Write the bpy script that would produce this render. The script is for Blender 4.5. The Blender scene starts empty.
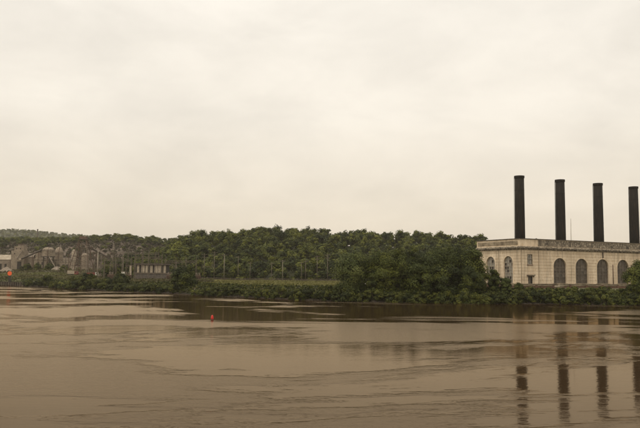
import bpy, math, random
import numpy as np
from mathutils import Vector, Matrix, noise as mnoise

# ------------------------------------------------------------------ camera, sky, sun, exposure
scene = bpy.context.scene
COL = scene.collection
RAD = math.radians
CAM_H, FPX, PITCH, ROLL = 8.0, 700.0, RAD(4.98), RAD(0.62)

cam_data = bpy.data.cameras.new('camera')
cam_data.sensor_width = 36.0
cam_data.lens = 36.0 * FPX / 640.0
cam_data.clip_start = 0.5
cam_data.clip_end = 20000
cam = bpy.data.objects.new('camera', cam_data)
COL.objects.link(cam)
cam.matrix_world = (Matrix.Translation((0, 0, CAM_H)) @ Matrix.Rotation(math.pi / 2 + PITCH, 4, 'X')
                    @ Matrix.Rotation(ROLL, 4, 'Z'))
scene.camera = cam

SUN_EL, SUN_AZ = RAD(60), RAD(215)      # azimuth from +Y, clockwise: behind the camera, to its left
world = bpy.data.worlds.new('World')
scene.world = world
world.use_nodes = True
wn, wl = world.node_tree.nodes, world.node_tree.links
wn.clear()
w_out = wn.new('ShaderNodeOutputWorld')
w_bg = wn.new('ShaderNodeBackground')
w_sky = wn.new('ShaderNodeTexSky')
w_sky.sky_type = 'NISHITA'
w_sky.sun_disc = False
w_sky.sun_elevation = SUN_EL
w_sky.sun_rotation = SUN_AZ
w_sky.dust_density = 6.0
w_tc = wn.new('ShaderNodeTexCoord')
w_sep = wn.new('ShaderNodeSeparateXYZ')
wl.new(w_tc.outputs['Generated'], w_sep.inputs[0])
# an overcast dome: brighter towards the zenith (the CIE overcast law), with faint cloud texture
w_map = wn.new('ShaderNodeMapping')
w_map.inputs['Scale'].default_value = (1.0, 1.0, 2.3)
wl.new(w_tc.outputs['Generated'], w_map.inputs[0])
w_n = wn.new('ShaderNodeTexNoise')
w_n.inputs['Scale'].default_value = 4.6
w_n.inputs['Detail'].default_value = 7
w_n.inputs['Roughness'].default_value = 0.55
w_n.inputs['Distortion'].default_value = 0.25
wl.new(w_map.outputs[0], w_n.inputs['Vector'])
w_ramp = wn.new('ShaderNodeValToRGB')
els = w_ramp.color_ramp.elements
els[0].position, els[0].color = 0.0, (0.89, 0.775, 0.625, 1)
els[1].position, els[1].color = 1.0, (1.15, 1.08, 0.98, 1)
for pos, c in ((0.08, (0.93, 0.83, 0.68)), (0.22, (0.985, 0.915, 0.80)), (0.45, (1.02, 0.965, 0.87))):
    e = els.new(pos)
    e.color = (*c, 1)
wl.new(w_sep.outputs['Z'], w_ramp.inputs[0])
w_nr = wn.new('ShaderNodeMapRange')
w_nr.inputs['From Min'].default_value = 0.3
w_nr.inputs['From Max'].default_value = 0.7
w_nr.inputs['To Min'].default_value = 0.905
w_nr.inputs['To Max'].default_value = 1.075
wl.new(w_n.outputs['Fac'], w_nr.inputs['Value'])
w_mul = wn.new('ShaderNodeVectorMath')
w_mul.operation = 'SCALE'
wl.new(w_ramp.outputs['Color'], w_mul.inputs[0])
wl.new(w_nr.outputs[0], w_mul.inputs['Scale'])
w_sk = wn.new('ShaderNodeVectorMath')
w_sk.operation = 'SCALE'
w_sk.inputs['Scale'].default_value = 0.05
wl.new(w_sky.outputs[0], w_sk.inputs[0])
w_mix = wn.new('ShaderNodeMix')
w_mix.data_type = 'RGBA'
w_mix.inputs['Factor'].default_value = 0.94      # the cloud deck hides almost all of the clear sky
wl.new(w_sk.outputs[0], w_mix.inputs[6])
wl.new(w_mul.outputs[0], w_mix.inputs[7])
wl.new(w_mix.outputs[2], w_bg.inputs['Color'])
w_bg.inputs['Strength'].default_value = 1.0
wl.new(w_bg.outputs[0], w_out.inputs['Surface'])

sun_d = bpy.data.lights.new('sun', 'SUN')
sun_d.energy = 1.5
sun_d.angle = RAD(25)
sun_d.color = (1.0, 0.93, 0.82)
sun = bpy.data.objects.new('sun', sun_d)
COL.objects.link(sun)
sdir = Vector((math.sin(SUN_AZ) * math.cos(SUN_EL), math.cos(SUN_AZ) * math.cos(SUN_EL), math.sin(SUN_EL)))
sun.rotation_euler = (-sdir).to_track_quat('-Z', 'Y').to_euler()
sun.location = (-60, -60, 120)

vs = scene.view_settings
vs.view_transform = 'Standard'
vs.look = 'None'
vs.exposure = 0.0
vs.gamma = 1.0
vs.use_curve_mapping = False
scene.cycles.max_bounces = 6
scene.cycles.volume_bounces = 0
scene.cycles.transparent_max_bounces = 8

# ------------------------------------------------------------------ helpers
rng = np.random.default_rng(11)
R_ = random.Random(5)
cp, sp = math.cos(PITCH), math.sin(PITCH)
cr, sr = math.cos(ROLL), math.sin(ROLL)


def W(px, py, D):
    """the point at depth D (metres along +Y) seen at photo pixel (px, py)"""
    u, v = (px - 320) / FPX, (214 - py) / FPX
    u, v = u * cr - v * sr, u * sr + v * cr
    dx, dy, dz = u, cp - v * sp, sp + v * cp
    k = D / dy
    return Vector((dx * k, D, CAM_H + dz * k))


def WX(px, D):
    return W(px, 275, D).x


def tag(o, label=None, cat=None, group=None, kind=None):
    if label: o['label'] = label
    if cat: o['category'] = cat
    if group: o['group'] = group
    if kind: o['kind'] = kind
    return o


def empty(name, loc=(0, 0, 0), rz=0.0, label=None, cat=None, group=None):
    o = bpy.data.objects.new(name, None)
    COL.objects.link(o)
    o.location = loc
    o.rotation_euler = (0, 0, rz)
    o.empty_display_size = 0.5
    return tag(o, label, cat, group)


def link(name, me, parent=None, loc=None):
    o = bpy.data.objects.new(name, me)
    COL.objects.link(o)
    if parent: o.parent = parent
    if loc: o.location = loc
    return o


def copy_tree(o, parent=None):
    c = o.copy()
    COL.objects.link(c)
    c.parent = parent
    for ch in o.children:
        copy_tree(ch, c)
    return c


class MB:
    """collects plain geometry into one mesh"""
    def __init__(self):
        self.v, self.f = [], []

    def add(self, vs_, fs):
        n = len(self.v)
        self.v += [tuple(p) for p in vs_]
        self.f += [tuple(i + n for i in f) for f in fs]
        return self

    def box(self, x0, x1, y0, y1, z0, z1):
        return self.add([(x0, y0, z0), (x1, y0, z0), (x1, y1, z0), (x0, y1, z0),
                         (x0, y0, z1), (x1, y0, z1), (x1, y1, z1), (x0, y1, z1)],
                        [(0, 3, 2, 1), (4, 5, 6, 7), (0, 1, 5, 4), (1, 2, 6, 5), (2, 3, 7, 6), (3, 0, 4, 7)])

    def gable(self, x0, x1, y0, y1, z0, h, over=0.4, t=0.25):
        """a pitched roof, ridge along x"""
        x0 -= over; x1 += over; y0 -= over; y1 += over
        ym = (y0 + y1) / 2
        vs_ = []
        for x in (x0, x1):
            vs_ += [(x, y0, z0), (x, ym, z0 + h), (x, y1, z0), (x, y1, z0 - t), (x, ym, z0 + h - t), (x, y0, z0 - t)]
        return self.add(vs_, [(0, 1, 7, 6), (1, 2, 8, 7), (2, 3, 9, 8), (3, 4, 10, 9), (4, 5, 11, 10), (5, 0, 6, 11),
                              (0, 5, 4, 1), (1, 4, 3, 2), (6, 7, 10, 11), (7, 8, 9, 10)])

    def tube(self, pts, rads, n=8, cap=True):
        pts = [Vector(p) for p in pts]
        if not hasattr(rads, '__len__'): rads = [rads] * len(pts)
        vs_, fs = [], []
        prev = None
        for i, p in enumerate(pts):
            d = (pts[min(i + 1, len(pts) - 1)] - pts[max(i - 1, 0)]).normalized()
            a = Vector((1, 0, 0)) if abs(d.x) < 0.9 else Vector((0, 1, 0))
            e1 = d.cross(a).normalized() if prev is None else (prev - d * prev.dot(d)).normalized()
            prev = e1
            e2 = d.cross(e1)
            for k in range(n):
                t = 2 * math.pi * k / n
                vs_.append(p + (e1 * math.cos(t) + e2 * math.sin(t)) * rads[i])
        for i in range(len(pts) - 1):
            for k in range(n):
                fs.append((i * n + k, i * n + (k + 1) % n, (i + 1) * n + (k + 1) % n, (i + 1) * n + k))
        if cap:
            fs.append(tuple(range(n - 1, -1, -1)))
            fs.append(tuple((len(pts) - 1) * n + k for k in range(n)))
        return self.add(vs_, fs)

    def bar(self, a, b, w):
        return self.tube([a, b], w * 0.7071, 4)

    def lathe(self, prof, n=24, c=(0, 0)):
        vs_, fs = [], []
        for r, z in prof:
            for k in range(n):
                t = 2 * math.pi * k / n
                vs_.append((c[0] + r * math.cos(t), c[1] + r * math.sin(t), z))
        for i in range(len(prof) - 1):
            for k in range(n):
                fs.append((i * n + k, i * n + (k + 1) % n, (i + 1) * n + (k + 1) % n, (i + 1) * n + k))
        fs.append(tuple(range(n - 1, -1, -1)))
        fs.append(tuple((len(prof) - 1) * n + k for k in range(n)))
        return self.add(vs_, fs)

    def mesh(self, name, mat, smooth=False):
        me = bpy.data.meshes.new(name)
        me.from_pydata(self.v, [], self.f)
        me.materials.append(mat)
        if smooth:
            me.polygons.foreach_set('use_smooth', [True] * len(me.polygons))
        me.update()
        return me

    def build(self, name, mat, parent=None, smooth=False, loc=None):
        return link(name, self.mesh(name, mat, smooth), parent, loc)


def np_mesh(name, verts, quads, mat, tint=None, smooth=False):
    """fast mesh of quads from numpy arrays"""
    me = bpy.data.meshes.new(name)
    nv, nq = len(verts), len(quads)
    me.vertices.add(nv)
    me.vertices.foreach_set('co', np.ascontiguousarray(verts, dtype=np.float32).ravel())
    me.loops.add(nq * 4)
    me.loops.foreach_set('vertex_index', np.ascontiguousarray(quads, dtype=np.int32).ravel())
    me.polygons.add(nq)
    me.polygons.foreach_set('loop_start', np.arange(0, nq * 4, 4, dtype=np.int32))
    if tint is not None:
        a = me.attributes.new('tint', 'FLOAT', 'POINT')
        a.data.foreach_set('value', np.ascontiguousarray(tint, dtype=np.float32))
    me.materials.append(mat)
    me.update(calc_edges=True)
    if smooth:
        me.polygons.foreach_set('use_smooth', np.ones(nq, dtype=bool))
    return me


# ------------------------------------------------------------------ materials
def new_mat(name):
    m = bpy.data.materials.new(name)
    m.use_nodes = True
    nt = m.node_tree
    nt.nodes.clear()
    return m, nt.nodes, nt.links


def surf(name, c1, c2, scale=1.0, rough=0.85, detail=6, bump=0.0, stretch=(1, 1, 1), c3=None, metallic=0.0,
         lo=0.35, hi=0.65, spec=0.3, fine=None):
    """two or three mottled colours from object-space noise"""
    m, N, L = new_mat(name)
    out = N.new('ShaderNodeOutputMaterial')
    b = N.new('ShaderNodeBsdfPrincipled')
    b.inputs['Roughness'].default_value = rough
    b.inputs['Metallic'].default_value = metallic
    b.inputs['Specular IOR Level'].default_value = spec
    tc = N.new('ShaderNodeTexCoord')
    mp = N.new('ShaderNodeMapping')
    mp.inputs['Scale'].default_value = stretch
    L.new(tc.outputs['Object'], mp.inputs[0])
    n = N.new('ShaderNodeTexNoise')
    n.inputs['Scale'].default_value = scale
    n.inputs['Detail'].default_value = detail
    n.inputs['Roughness'].default_value = 0.6
    L.new(mp.outputs[0], n.inputs['Vector'])
    r = N.new('ShaderNodeValToRGB')
    r.color_ramp.elements[0].position, r.color_ramp.elements[0].color = lo, (*c1, 1)
    r.color_ramp.elements[1].position, r.color_ramp.elements[1].color = hi, (*c2, 1)
    L.new(n.outputs['Fac'], r.inputs[0])
    col = r.outputs['Color']
    if c3 is not None:
        n2 = N.new('ShaderNodeTexNoise')
        n2.inputs['Scale'].default_value = scale * (fine or 4.3)
        n2.inputs['Detail'].default_value = 4
        L.new(mp.outputs[0], n2.inputs['Vector'])
        r2 = N.new('ShaderNodeValToRGB')
        r2.color_ramp.elements[0].position, r2.color_ramp.elements[0].color = 0.50, (0, 0, 0, 1)
        r2.color_ramp.elements[1].position, r2.color_ramp.elements[1].color = 0.68, (1, 1, 1, 1)
        L.new(n2.outputs['Fac'], r2.inputs[0])
        mx = N.new('ShaderNodeMix')
        mx.data_type = 'RGBA'
        L.new(r2.outputs['Color'], mx.inputs['Factor'])
        L.new(col, mx.inputs[6])
        mx.inputs[7].default_value = (*c3, 1)
        col = mx.outputs[2]
    L.new(col, b.inputs['Base Color'])
    if bump:
        bp = N.new('ShaderNodeBump')
        bp.inputs['Strength'].default_value = bump
        bp.inputs['Distance'].default_value = 0.1
        L.new(n.outputs['Fac'], bp.inputs['Height'])
        L.new(bp.outputs[0], b.inputs['Normal'])
    L.new(b.outputs[0], out.inputs['Surface'])
    return m


def leaf_mat(name, dark, mid, light):
    m, N, L = new_mat(name)
    out = N.new('ShaderNodeOutputMaterial')
    at = N.new('ShaderNodeAttribute')
    at.attribute_name = 'tint'
    oi = N.new('ShaderNodeObjectInfo')
    ma = N.new('ShaderNodeMath')
    ma.operation = 'MULTIPLY_ADD'
    L.new(oi.outputs['Random'], ma.inputs[0])
    ma.inputs[1].default_value = 0.3
    ma.inputs[2].default_value = -0.15
    ad = N.new('ShaderNodeMath')
    ad.operation = 'ADD'
    L.new(at.outputs['Fac'], ad.inputs[0])
    L.new(ma.outputs[0], ad.inputs[1])
    r = N.new('ShaderNodeValToRGB')
    e = r.color_ramp.elements
    e[0].position, e[0].color = 0.05, (*dark, 1)
    e[1].position, e[1].color = 0.95, (*light, 1)
    k = e.new(0.5)
    k.color = (*mid, 1)
    L.new(ad.outputs[0], r.inputs[0])
    d = N.new('ShaderNodeBsdfPrincipled')
    d.inputs['Roughness'].default_value = 0.6
    d.inputs['Specular IOR Level'].default_value = 0.2
    L.new(r.outputs['Color'], d.inputs['Base Color'])
    t = N.new('ShaderNodeBsdfTranslucent')
    L.new(r.outputs['Color'], t.inputs['Color'])
    mx = N.new('ShaderNodeMixShader')
    mx.inputs[0].default_value = 0.22
    L.new(d.outputs[0], mx.inputs[1])
    L.new(t.outputs[0], mx.inputs[2])
    L.new(mx.outputs[0], out.inputs['Surface'])
    return m


M = {}
M['leaf'] = leaf_mat('leaf', (0.012, 0.018, 0.002), (0.034, 0.044, 0.006), (0.100, 0.110, 0.014))
M['leaf_mid'] = leaf_mat('leaf_mid', (0.024, 0.034, 0.006), (0.056, 0.068, 0.010), (0.125, 0.135, 0.020))
M['leaf_pale'] = leaf_mat('leaf_pale', (0.040, 0.053, 0.014), (0.080, 0.097, 0.023), (0.140, 0.150, 0.038))
M['leaf_bush'] = leaf_mat('leaf_bush', (0.010, 0.015, 0.002), (0.026, 0.033, 0.004), (0.090, 0.094, 0.012))
M['leaf_shrub'] = leaf_mat('leaf_shrub', (0.023, 0.030, 0.004), (0.058, 0.068, 0.010), (0.140, 0.140, 0.022))
M['leaf_wood'] = leaf_mat('leaf_wood', (0.014, 0.022, 0.003), (0.045, 0.056, 0.007), (0.135, 0.142, 0.017))
M['leaf_brown'] = leaf_mat('leaf_brown', (0.040, 0.031, 0.018), (0.078, 0.057, 0.036), (0.085, 0.082, 0.032))
M['leaf_grass'] = leaf_mat('leaf_grass', (0.075, 0.074, 0.020), (0.130, 0.124, 0.035), (0.175, 0.155, 0.052))
M['leaf_rough'] = leaf_mat('leaf_rough', (0.050, 0.044, 0.018), (0.095, 0.082, 0.036), (0.110, 0.112, 0.034))
M['bark'] = surf('bark', (0.035, 0.026, 0.018), (0.09, 0.07, 0.05), 2.0, 0.95, stretch=(1, 1, 0.25), bump=0.4)
M['stone'] = surf('stone', (0.53, 0.425, 0.30), (0.76, 0.63, 0.465), 0.22, 0.9, c3=(0.56, 0.43, 0.28), bump=0.15,
                  stretch=(1, 1, 0.6), fine=6)
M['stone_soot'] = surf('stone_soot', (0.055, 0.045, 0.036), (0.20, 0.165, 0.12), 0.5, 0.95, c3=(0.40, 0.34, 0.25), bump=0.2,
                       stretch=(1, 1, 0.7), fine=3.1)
M['stone_dirty'] = surf('stone_dirty', (0.12, 0.095, 0.065), (0.36, 0.295, 0.205), 0.45, 0.95, c3=(0.22, 0.16, 0.095), bump=0.2)
M['stone_chip'] = surf('stone_chip', (0.16, 0.13, 0.095), (0.62, 0.54, 0.41), 0.9, 0.95, c3=(0.10, 0.08, 0.06), bump=0.3, stretch=(1, 1, 0.3))
M['coping'] = surf('coping', (0.045, 0.038, 0.030), (0.10, 0.085, 0.065), 0.7, 0.9)
M['brick'] = surf('brick', (0.085, 0.042, 0.028), (0.165, 0.088, 0.058), 0.9, 0.95, c3=(0.11, 0.085, 0.06), bump=0.2, stretch=(1, 1, 3))
M['steel_black'] = surf('steel_black', (0.010, 0.009, 0.008), (0.020, 0.017, 0.014), 0.6, 0.8, c3=(0.030, 0.021, 0.015),
                        stretch=(1, 1, 0.15), spec=0.15, bump=0.05)
M['steel_dark'] = surf('steel_dark', (0.04, 0.034, 0.028), (0.085, 0.07, 0.055), 1.2, 0.7, c3=(0.10, 0.06, 0.035))
M['rust'] = surf('rust', (0.085, 0.05, 0.033), (0.16, 0.105, 0.075), 0.9, 0.85, c3=(0.07, 0.05, 0.04))
M['wood_pole'] = surf('wood_pole', (0.10, 0.080, 0.058), (0.18, 0.148, 0.112), 1.5, 0.9, stretch=(1, 1, 0.2))
M['wood_dark'] = surf('wood_dark', (0.08, 0.062, 0.046), (0.15, 0.12, 0.09), 1.5, 0.9, stretch=(1, 1, 0.2))
M['pale_pole'] = surf('pale_pole', (0.20, 0.168, 0.125), (0.29, 0.245, 0.19), 1.5, 0.8, stretch=(1, 1, 0.2))
M['glass_dull'] = surf('glass_dull', (0.055, 0.042, 0.030), (0.115, 0.088, 0.062), 1.1, 0.42, c3=(0.07, 0.055, 0.045), spec=0.4)
M['glass_sky'] = surf('glass_sky', (0.10, 0.095, 0.08), (0.27, 0.25, 0.21), 1.2, 0.2, c3=(0.42, 0.38, 0.31), spec=0.5)
M['pane_dusty'] = surf('pane_dusty', (0.080, 0.064, 0.047), (0.125, 0.10, 0.075), 2.0, 0.3, spec=0.5)
M['pane_dark'] = surf('pane_dark', (0.042, 0.033, 0.024), (0.075, 0.058, 0.042), 2.0, 0.35, spec=0.45)
M['muntin'] = surf('muntin', (0.10, 0.08, 0.06), (0.17, 0.14, 0.105), 1.0, 0.7)
M['muntin_pale'] = surf('muntin_pale', (0.26, 0.22, 0.165), (0.36, 0.31, 0.24), 1.0, 0.7)
M['white_paint'] = surf('white_paint', (0.60, 0.56, 0.49), (0.78, 0.74, 0.67), 0.8, 0.6, c3=(0.48, 0.42, 0.34))
M['red_paint'] = surf('red_paint', (0.15, 0.042, 0.030), (0.22, 0.060, 0.042), 0.9, 0.5)
M['orange_paint'] = surf('orange_paint', (0.72, 0.10, 0.025), (0.82, 0.14, 0.04), 0.9, 0.55)
M['buoy_red'] = surf('buoy_red', (0.50, 0.030, 0.020), (0.65, 0.045, 0.030), 1.4, 0.4)
M['buoy_low'] = surf('buoy_low', (0.06, 0.018, 0.012), (0.12, 0.03, 0.02), 1.4, 0.5)
M['dust'] = surf('dust', (0.19, 0.15, 0.108), (0.30, 0.245, 0.18), 0.22, 0.95, c3=(0.15, 0.115, 0.08))
M['dust_dark'] = surf('dust_dark', (0.17, 0.135, 0.10), (0.28, 0.23, 0.175), 0.3, 0.95, c3=(0.13, 0.10, 0.08))
M['dust_pale'] = surf('dust_pale', (0.29, 0.24, 0.175), (0.42, 0.355, 0.27), 0.25, 0.9, c3=(0.22, 0.175, 0.125))
M['roof_grey'] = surf('roof_grey', (0.20, 0.165, 0.125), (0.30, 0.25, 0.19), 0.4, 0.85, c3=(0.16, 0.125, 0.095))
M['slate'] = surf('slate', (0.06, 0.052, 0.045), (0.12, 0.10, 0.085), 0.5, 0.9, c3=(0.15, 0.12, 0.095))
M['dark_opening'] = surf('dark_opening', (0.025, 0.02, 0.017), (0.05, 0.042, 0.035), 1.0, 0.9)
M['rubber'] = surf('rubber', (0.015, 0.015, 0.015), (0.03, 0.03, 0.028), 3.0, 0.9)
M['revetment'] = surf('revetment', (0.035, 0.027, 0.020), (0.09, 0.07, 0.05), 0.6, 0.95, bump=0.3)
M['rock'] = surf('rock', (0.028, 0.022, 0.016), (0.075, 0.060, 0.045), 1.0, 0.95, bump=0.3)
M['hill_soil'] = surf('hill_soil', (0.022, 0.025, 0.009), (0.045, 0.045, 0.016), 0.05, 0.95)
M['shale'] = surf('shale', (0.075, 0.055, 0.040), (0.145, 0.108, 0.080), 0.030, 0.95, c3=(0.075, 0.066, 0.040), detail=9)
M['far_soil'] = surf('far_soil', (0.05, 0.055, 0.03), (0.09, 0.09, 0.05), 0.01, 0.95)
M['ground'] = surf('ground', (0.060, 0.058, 0.026), (0.115, 0.112, 0.045), 0.045, 0.95, c3=(0.125, 0.098, 0.060), detail=9, fine=5.0)

nt_ = M['ground'].node_tree
bs_ = next(n for n in nt_.nodes if n.type == 'BSDF_PRINCIPLED')
src_ = bs_.inputs['Base Color'].links[0].from_socket
tc_ = nt_.nodes.new('ShaderNodeTexCoord'); sz_ = nt_.nodes.new('ShaderNodeSeparateXYZ')
nt_.links.new(tc_.outputs['Object'], sz_.inputs[0])
mr_ = nt_.nodes.new('ShaderNodeMapRange')
mr_.inputs['From Min'].default_value = 0.9; mr_.inputs['From Max'].default_value = 2.2
nt_.links.new(sz_.outputs['Z'], mr_.inputs['Value'])
mx_ = nt_.nodes.new('ShaderNodeMix'); mx_.data_type = 'RGBA'
nt_.links.new(mr_.outputs[0], mx_.inputs['Factor'])
mx_.inputs[6].default_value = (0.026, 0.020, 0.012, 1)       # wet mud along the waterline
nt_.links.new(src_, mx_.inputs[7])
nt_.links.new(mx_.outputs[2], bs_.inputs['Base Color'])

nt_ = M['stone'].node_tree
bs_ = next(n for n in nt_.nodes if n.type == 'BSDF_PRINCIPLED')
src_ = bs_.inputs['Base Color'].links[0].from_socket
tc_ = nt_.nodes.new('ShaderNodeTexCoord'); mp_ = nt_.nodes.new('ShaderNodeMapping')
mp_.inputs['Scale'].default_value = (1, 1, 0.07)
nt_.links.new(tc_.outputs['Object'], mp_.inputs[0])
ns_ = nt_.nodes.new('ShaderNodeTexNoise')
ns_.inputs['Scale'].default_value = 0.9; ns_.inputs['Detail'].default_value = 5; ns_.inputs['Roughness'].default_value = 0.65
nt_.links.new(mp_.outputs[0], ns_.inputs['Vector'])
mr_ = nt_.nodes.new('ShaderNodeMapRange')
for k_, v_ in zip(('From Min', 'From Max', 'To Min', 'To Max'), (0.50, 0.74, 0.0, 0.75)): mr_.inputs[k_].default_value = v_
nt_.links.new(ns_.outputs['Fac'], mr_.inputs['Value'])
mx_ = nt_.nodes.new('ShaderNodeMix'); mx_.data_type = 'RGBA'
nt_.links.new(mr_.outputs[0], mx_.inputs['Factor'])
nt_.links.new(src_, mx_.inputs[6])
mx_.inputs[7].default_value = (0.27, 0.21, 0.145, 1)          # rain streaks down the stone
nt_.links.new(mx_.outputs[2], bs_.inputs['Base Color'])

# river water: muddy body, wind-rippled patches between calmer slicks
def water_material():
    m, N, L = new_mat('river_water')
    out = N.new('ShaderNodeOutputMaterial')
    tc = N.new('ShaderNodeTexCoord')

    def noise(scale, stretch, detail, rough=0.5, dist=0.0):
        mp = N.new('ShaderNodeMapping')
        mp.inputs['Scale'].default_value = stretch
        L.new(tc.outputs['Object'], mp.inputs[0])
        n = N.new('ShaderNodeTexNoise')
        n.inputs['Scale'].default_value = scale
        n.inputs['Detail'].default_value = detail
        n.inputs['Roughness'].default_value = rough
        n.inputs['Distortion'].default_value = dist
        L.new(mp.outputs[0], n.inputs['Vector'])
        return n.outputs['Fac']

    def rng_(val, a, b_, c, d, smooth=True):
        r = N.new('ShaderNodeMapRange')
        if smooth: r.interpolation_type = 'SMOOTHSTEP'
        for k, x in zip(('From Min', 'From Max', 'To Min', 'To Max'), (a, b_, c, d)):
            r.inputs[k].default_value = x
        L.new(val, r.inputs['Value'])
        return r.outputs[0]

    def math_(op, a, b_):
        q = N.new('ShaderNodeMath')
        q.operation = op
        for i, x in enumerate((a, b_)):
            if isinstance(x, (int, float)): q.inputs[i].default_value = x
            else: L.new(x, q.inputs[i])
        return q.outputs[0]

    pn = math_('ADD', math_('MULTIPLY', noise(0.020, (0.7, 1.0, 1), 7, 0.62, 1.6), 0.72), math_('MULTIPLY', noise(0.085, (0.35, 1.0, 1), 6, 0.65, 0.8), 0.28))
    sy = N.new('ShaderNodeSeparateXYZ')
    L.new(tc.outputs['Object'], sy.inputs[0])
    pn = math_('SUBTRACT', pn, rng_(sy.outputs['Y'], 95, 190, 0.0, 0.045))      # calmer in the lee of the wooded bank
    patch = rng_(pn, 0.475, 0.515, 0.0, 1.0)      # ruffled patches
    fine_ = noise(1.7, (0.55, 1.0, 1), 3, 0.55)
    mid_ = noise(0.42, (0.5, 1.0, 1), 3, 0.5, 0.4)
    swell = noise(0.09, (0.5, 1.0, 1), 2, 0.5, 0.3)
    amp = rng_(patch, 0, 1, 0.20, 0.95, False)
    h = math_('ADD', math_('MULTIPLY', fine_, math_('MULTIPLY', amp, 0.036)), math_('MULTIPLY', mid_, math_('MULTIPLY', amp, 0.030)))
    h = math_('ADD', h, math_('MULTIPLY', swell, 0.035))
    h = math_('ADD', h, math_('MULTIPLY', noise(6.5, (0.6, 1.0, 1), 2, 0.5), math_('MULTIPLY', amp, 0.010)))
    bp = N.new('ShaderNodeBump')
    bp.inputs['Strength'].default_value = 1.0
    bp.inputs['Distance'].default_value = 1.0
    L.new(h, bp.inputs['Height'])
    b = N.new('ShaderNodeBsdfDiffuse')
    b.inputs['Color'].default_value = (0.036, 0.022, 0.011, 1)
    gl = N.new('ShaderNodeBsdfGlossy')
    gl.inputs['Color'].default_value = (0.74, 0.605, 0.445, 1)
    fr = N.new('ShaderNodeFresnel')
    fr.inputs['IOR'].default_value = 1.22
    for q in (b, gl, fr): L.new(bp.outputs[0], q.inputs['Normal'])
    L.new(rng_(patch, 0, 1, 0.06, 0.20, False), gl.inputs['Roughness'])
    mx = N.new('ShaderNodeMixShader')
    L.new(fr.outputs[0], mx.inputs[0]); L.new(b.outputs[0], mx.inputs[1]); L.new(gl.outputs[0], mx.inputs[2])
    L.new(mx.outputs[0], out.inputs['Surface'])
    return m


M['water'] = water_material()

# ------------------------------------------------------------------ ground, water, hills
SH = np.array([(-6000, 7000), (-1400, 1790), (-700, 1000), (-400, 662), (-257, 498), (-197, 430), (-150, 377), (-100, 320), (-72, 290), (-46, 265), (-20, 236),
               (3, 216), (25, 212), (54, 211), (96, 211), (200, 214), (500, 225), (6000, 260)], dtype=float)


def sstep(t):
    t = np.clip(t, 0, 1)
    return t * t * (3 - 2 * t)


def shore(x):
    w = np.sin(x * 0.21) * 0.7 + np.sin(x * 0.083 + 1.3) * 1.1 + np.sin(x * 0.57 + 0.4) * 0.35
    return np.interp(x, SH[:, 0], SH[:, 1]) + w


def G(x, y):
    """height of the land"""
    x = np.asarray(x, dtype=float)
    d = np.asarray(y, dtype=float) - shore(x)
    z = np.interp(d, [-12, -3, 0, 1.5, 5, 10, 16, 60], [-3.5, -1.2, -0.05, 0.9, 2.2, 3.4, 4.0, 4.3])
    left = sstep((-110 - x) / 130.0)
    z = z + left * np.clip((d - 15) / 120.0, 0, 1) * 8.0
    return z + np.sin(x * 0.11 + d * 0.07) * 0.12 * np.clip(d / 8, 0, 1)


def grid_mesh(name, X, Y, Z, mat, smooth=True):
    nr, nc = X.shape
    v = np.stack([X.ravel(), Y.ravel(), Z.ravel()], 1)
    i = np.arange((nr - 1) * (nc - 1))
    r, c = i // (nc - 1), i % (nc - 1)
    a = r * nc + c
    q = np.stack([a, a + 1, a + nc + 1, a + nc], 1)
    return np_mesh(name, v, q, mat, smooth=smooth)


xs = np.concatenate([np.linspace(-3200, -700, 30)[:-1], np.arange(-700, -260, 8), np.arange(-260, 140, 1.5), np.arange(140, 400, 8), np.linspace(400, 3200, 30)])
ds = np.concatenate([[-12, -6, -3, -1.5, -0.6, 0, 0.6, 1.5, 3, 5, 7.5, 10, 13, 16, 22, 30], np.arange(40, 300, 12), np.linspace(300, 3000, 30)])
X = np.repeat(xs[None, :], len(ds), 0)
Y = np.minimum(shore(X) + ds[:, None], 3150 + ds[:, None] * 0.004)
tag(link('ground', grid_mesh('ground', X, Y, G(X, Y), M['ground'])), kind='structure')

wx = np.array([-3200, -300, 300, 3200.0]); wy = np.array([-400, 0, 600, 3200.0])
X, Y = np.meshgrid(wx, wy)
tag(link('river_water', grid_mesh('river_water', X, Y, X * 0, M['water'], False)), kind='structure')


def vnoise(x, y, s, seed=0.0):
    return np.array([mnoise.noise((a * s + seed, b * s - seed, seed * 0.7)) for a, b in zip(np.ravel(x), np.ravel(y))]).reshape(np.shape(x))


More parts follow.
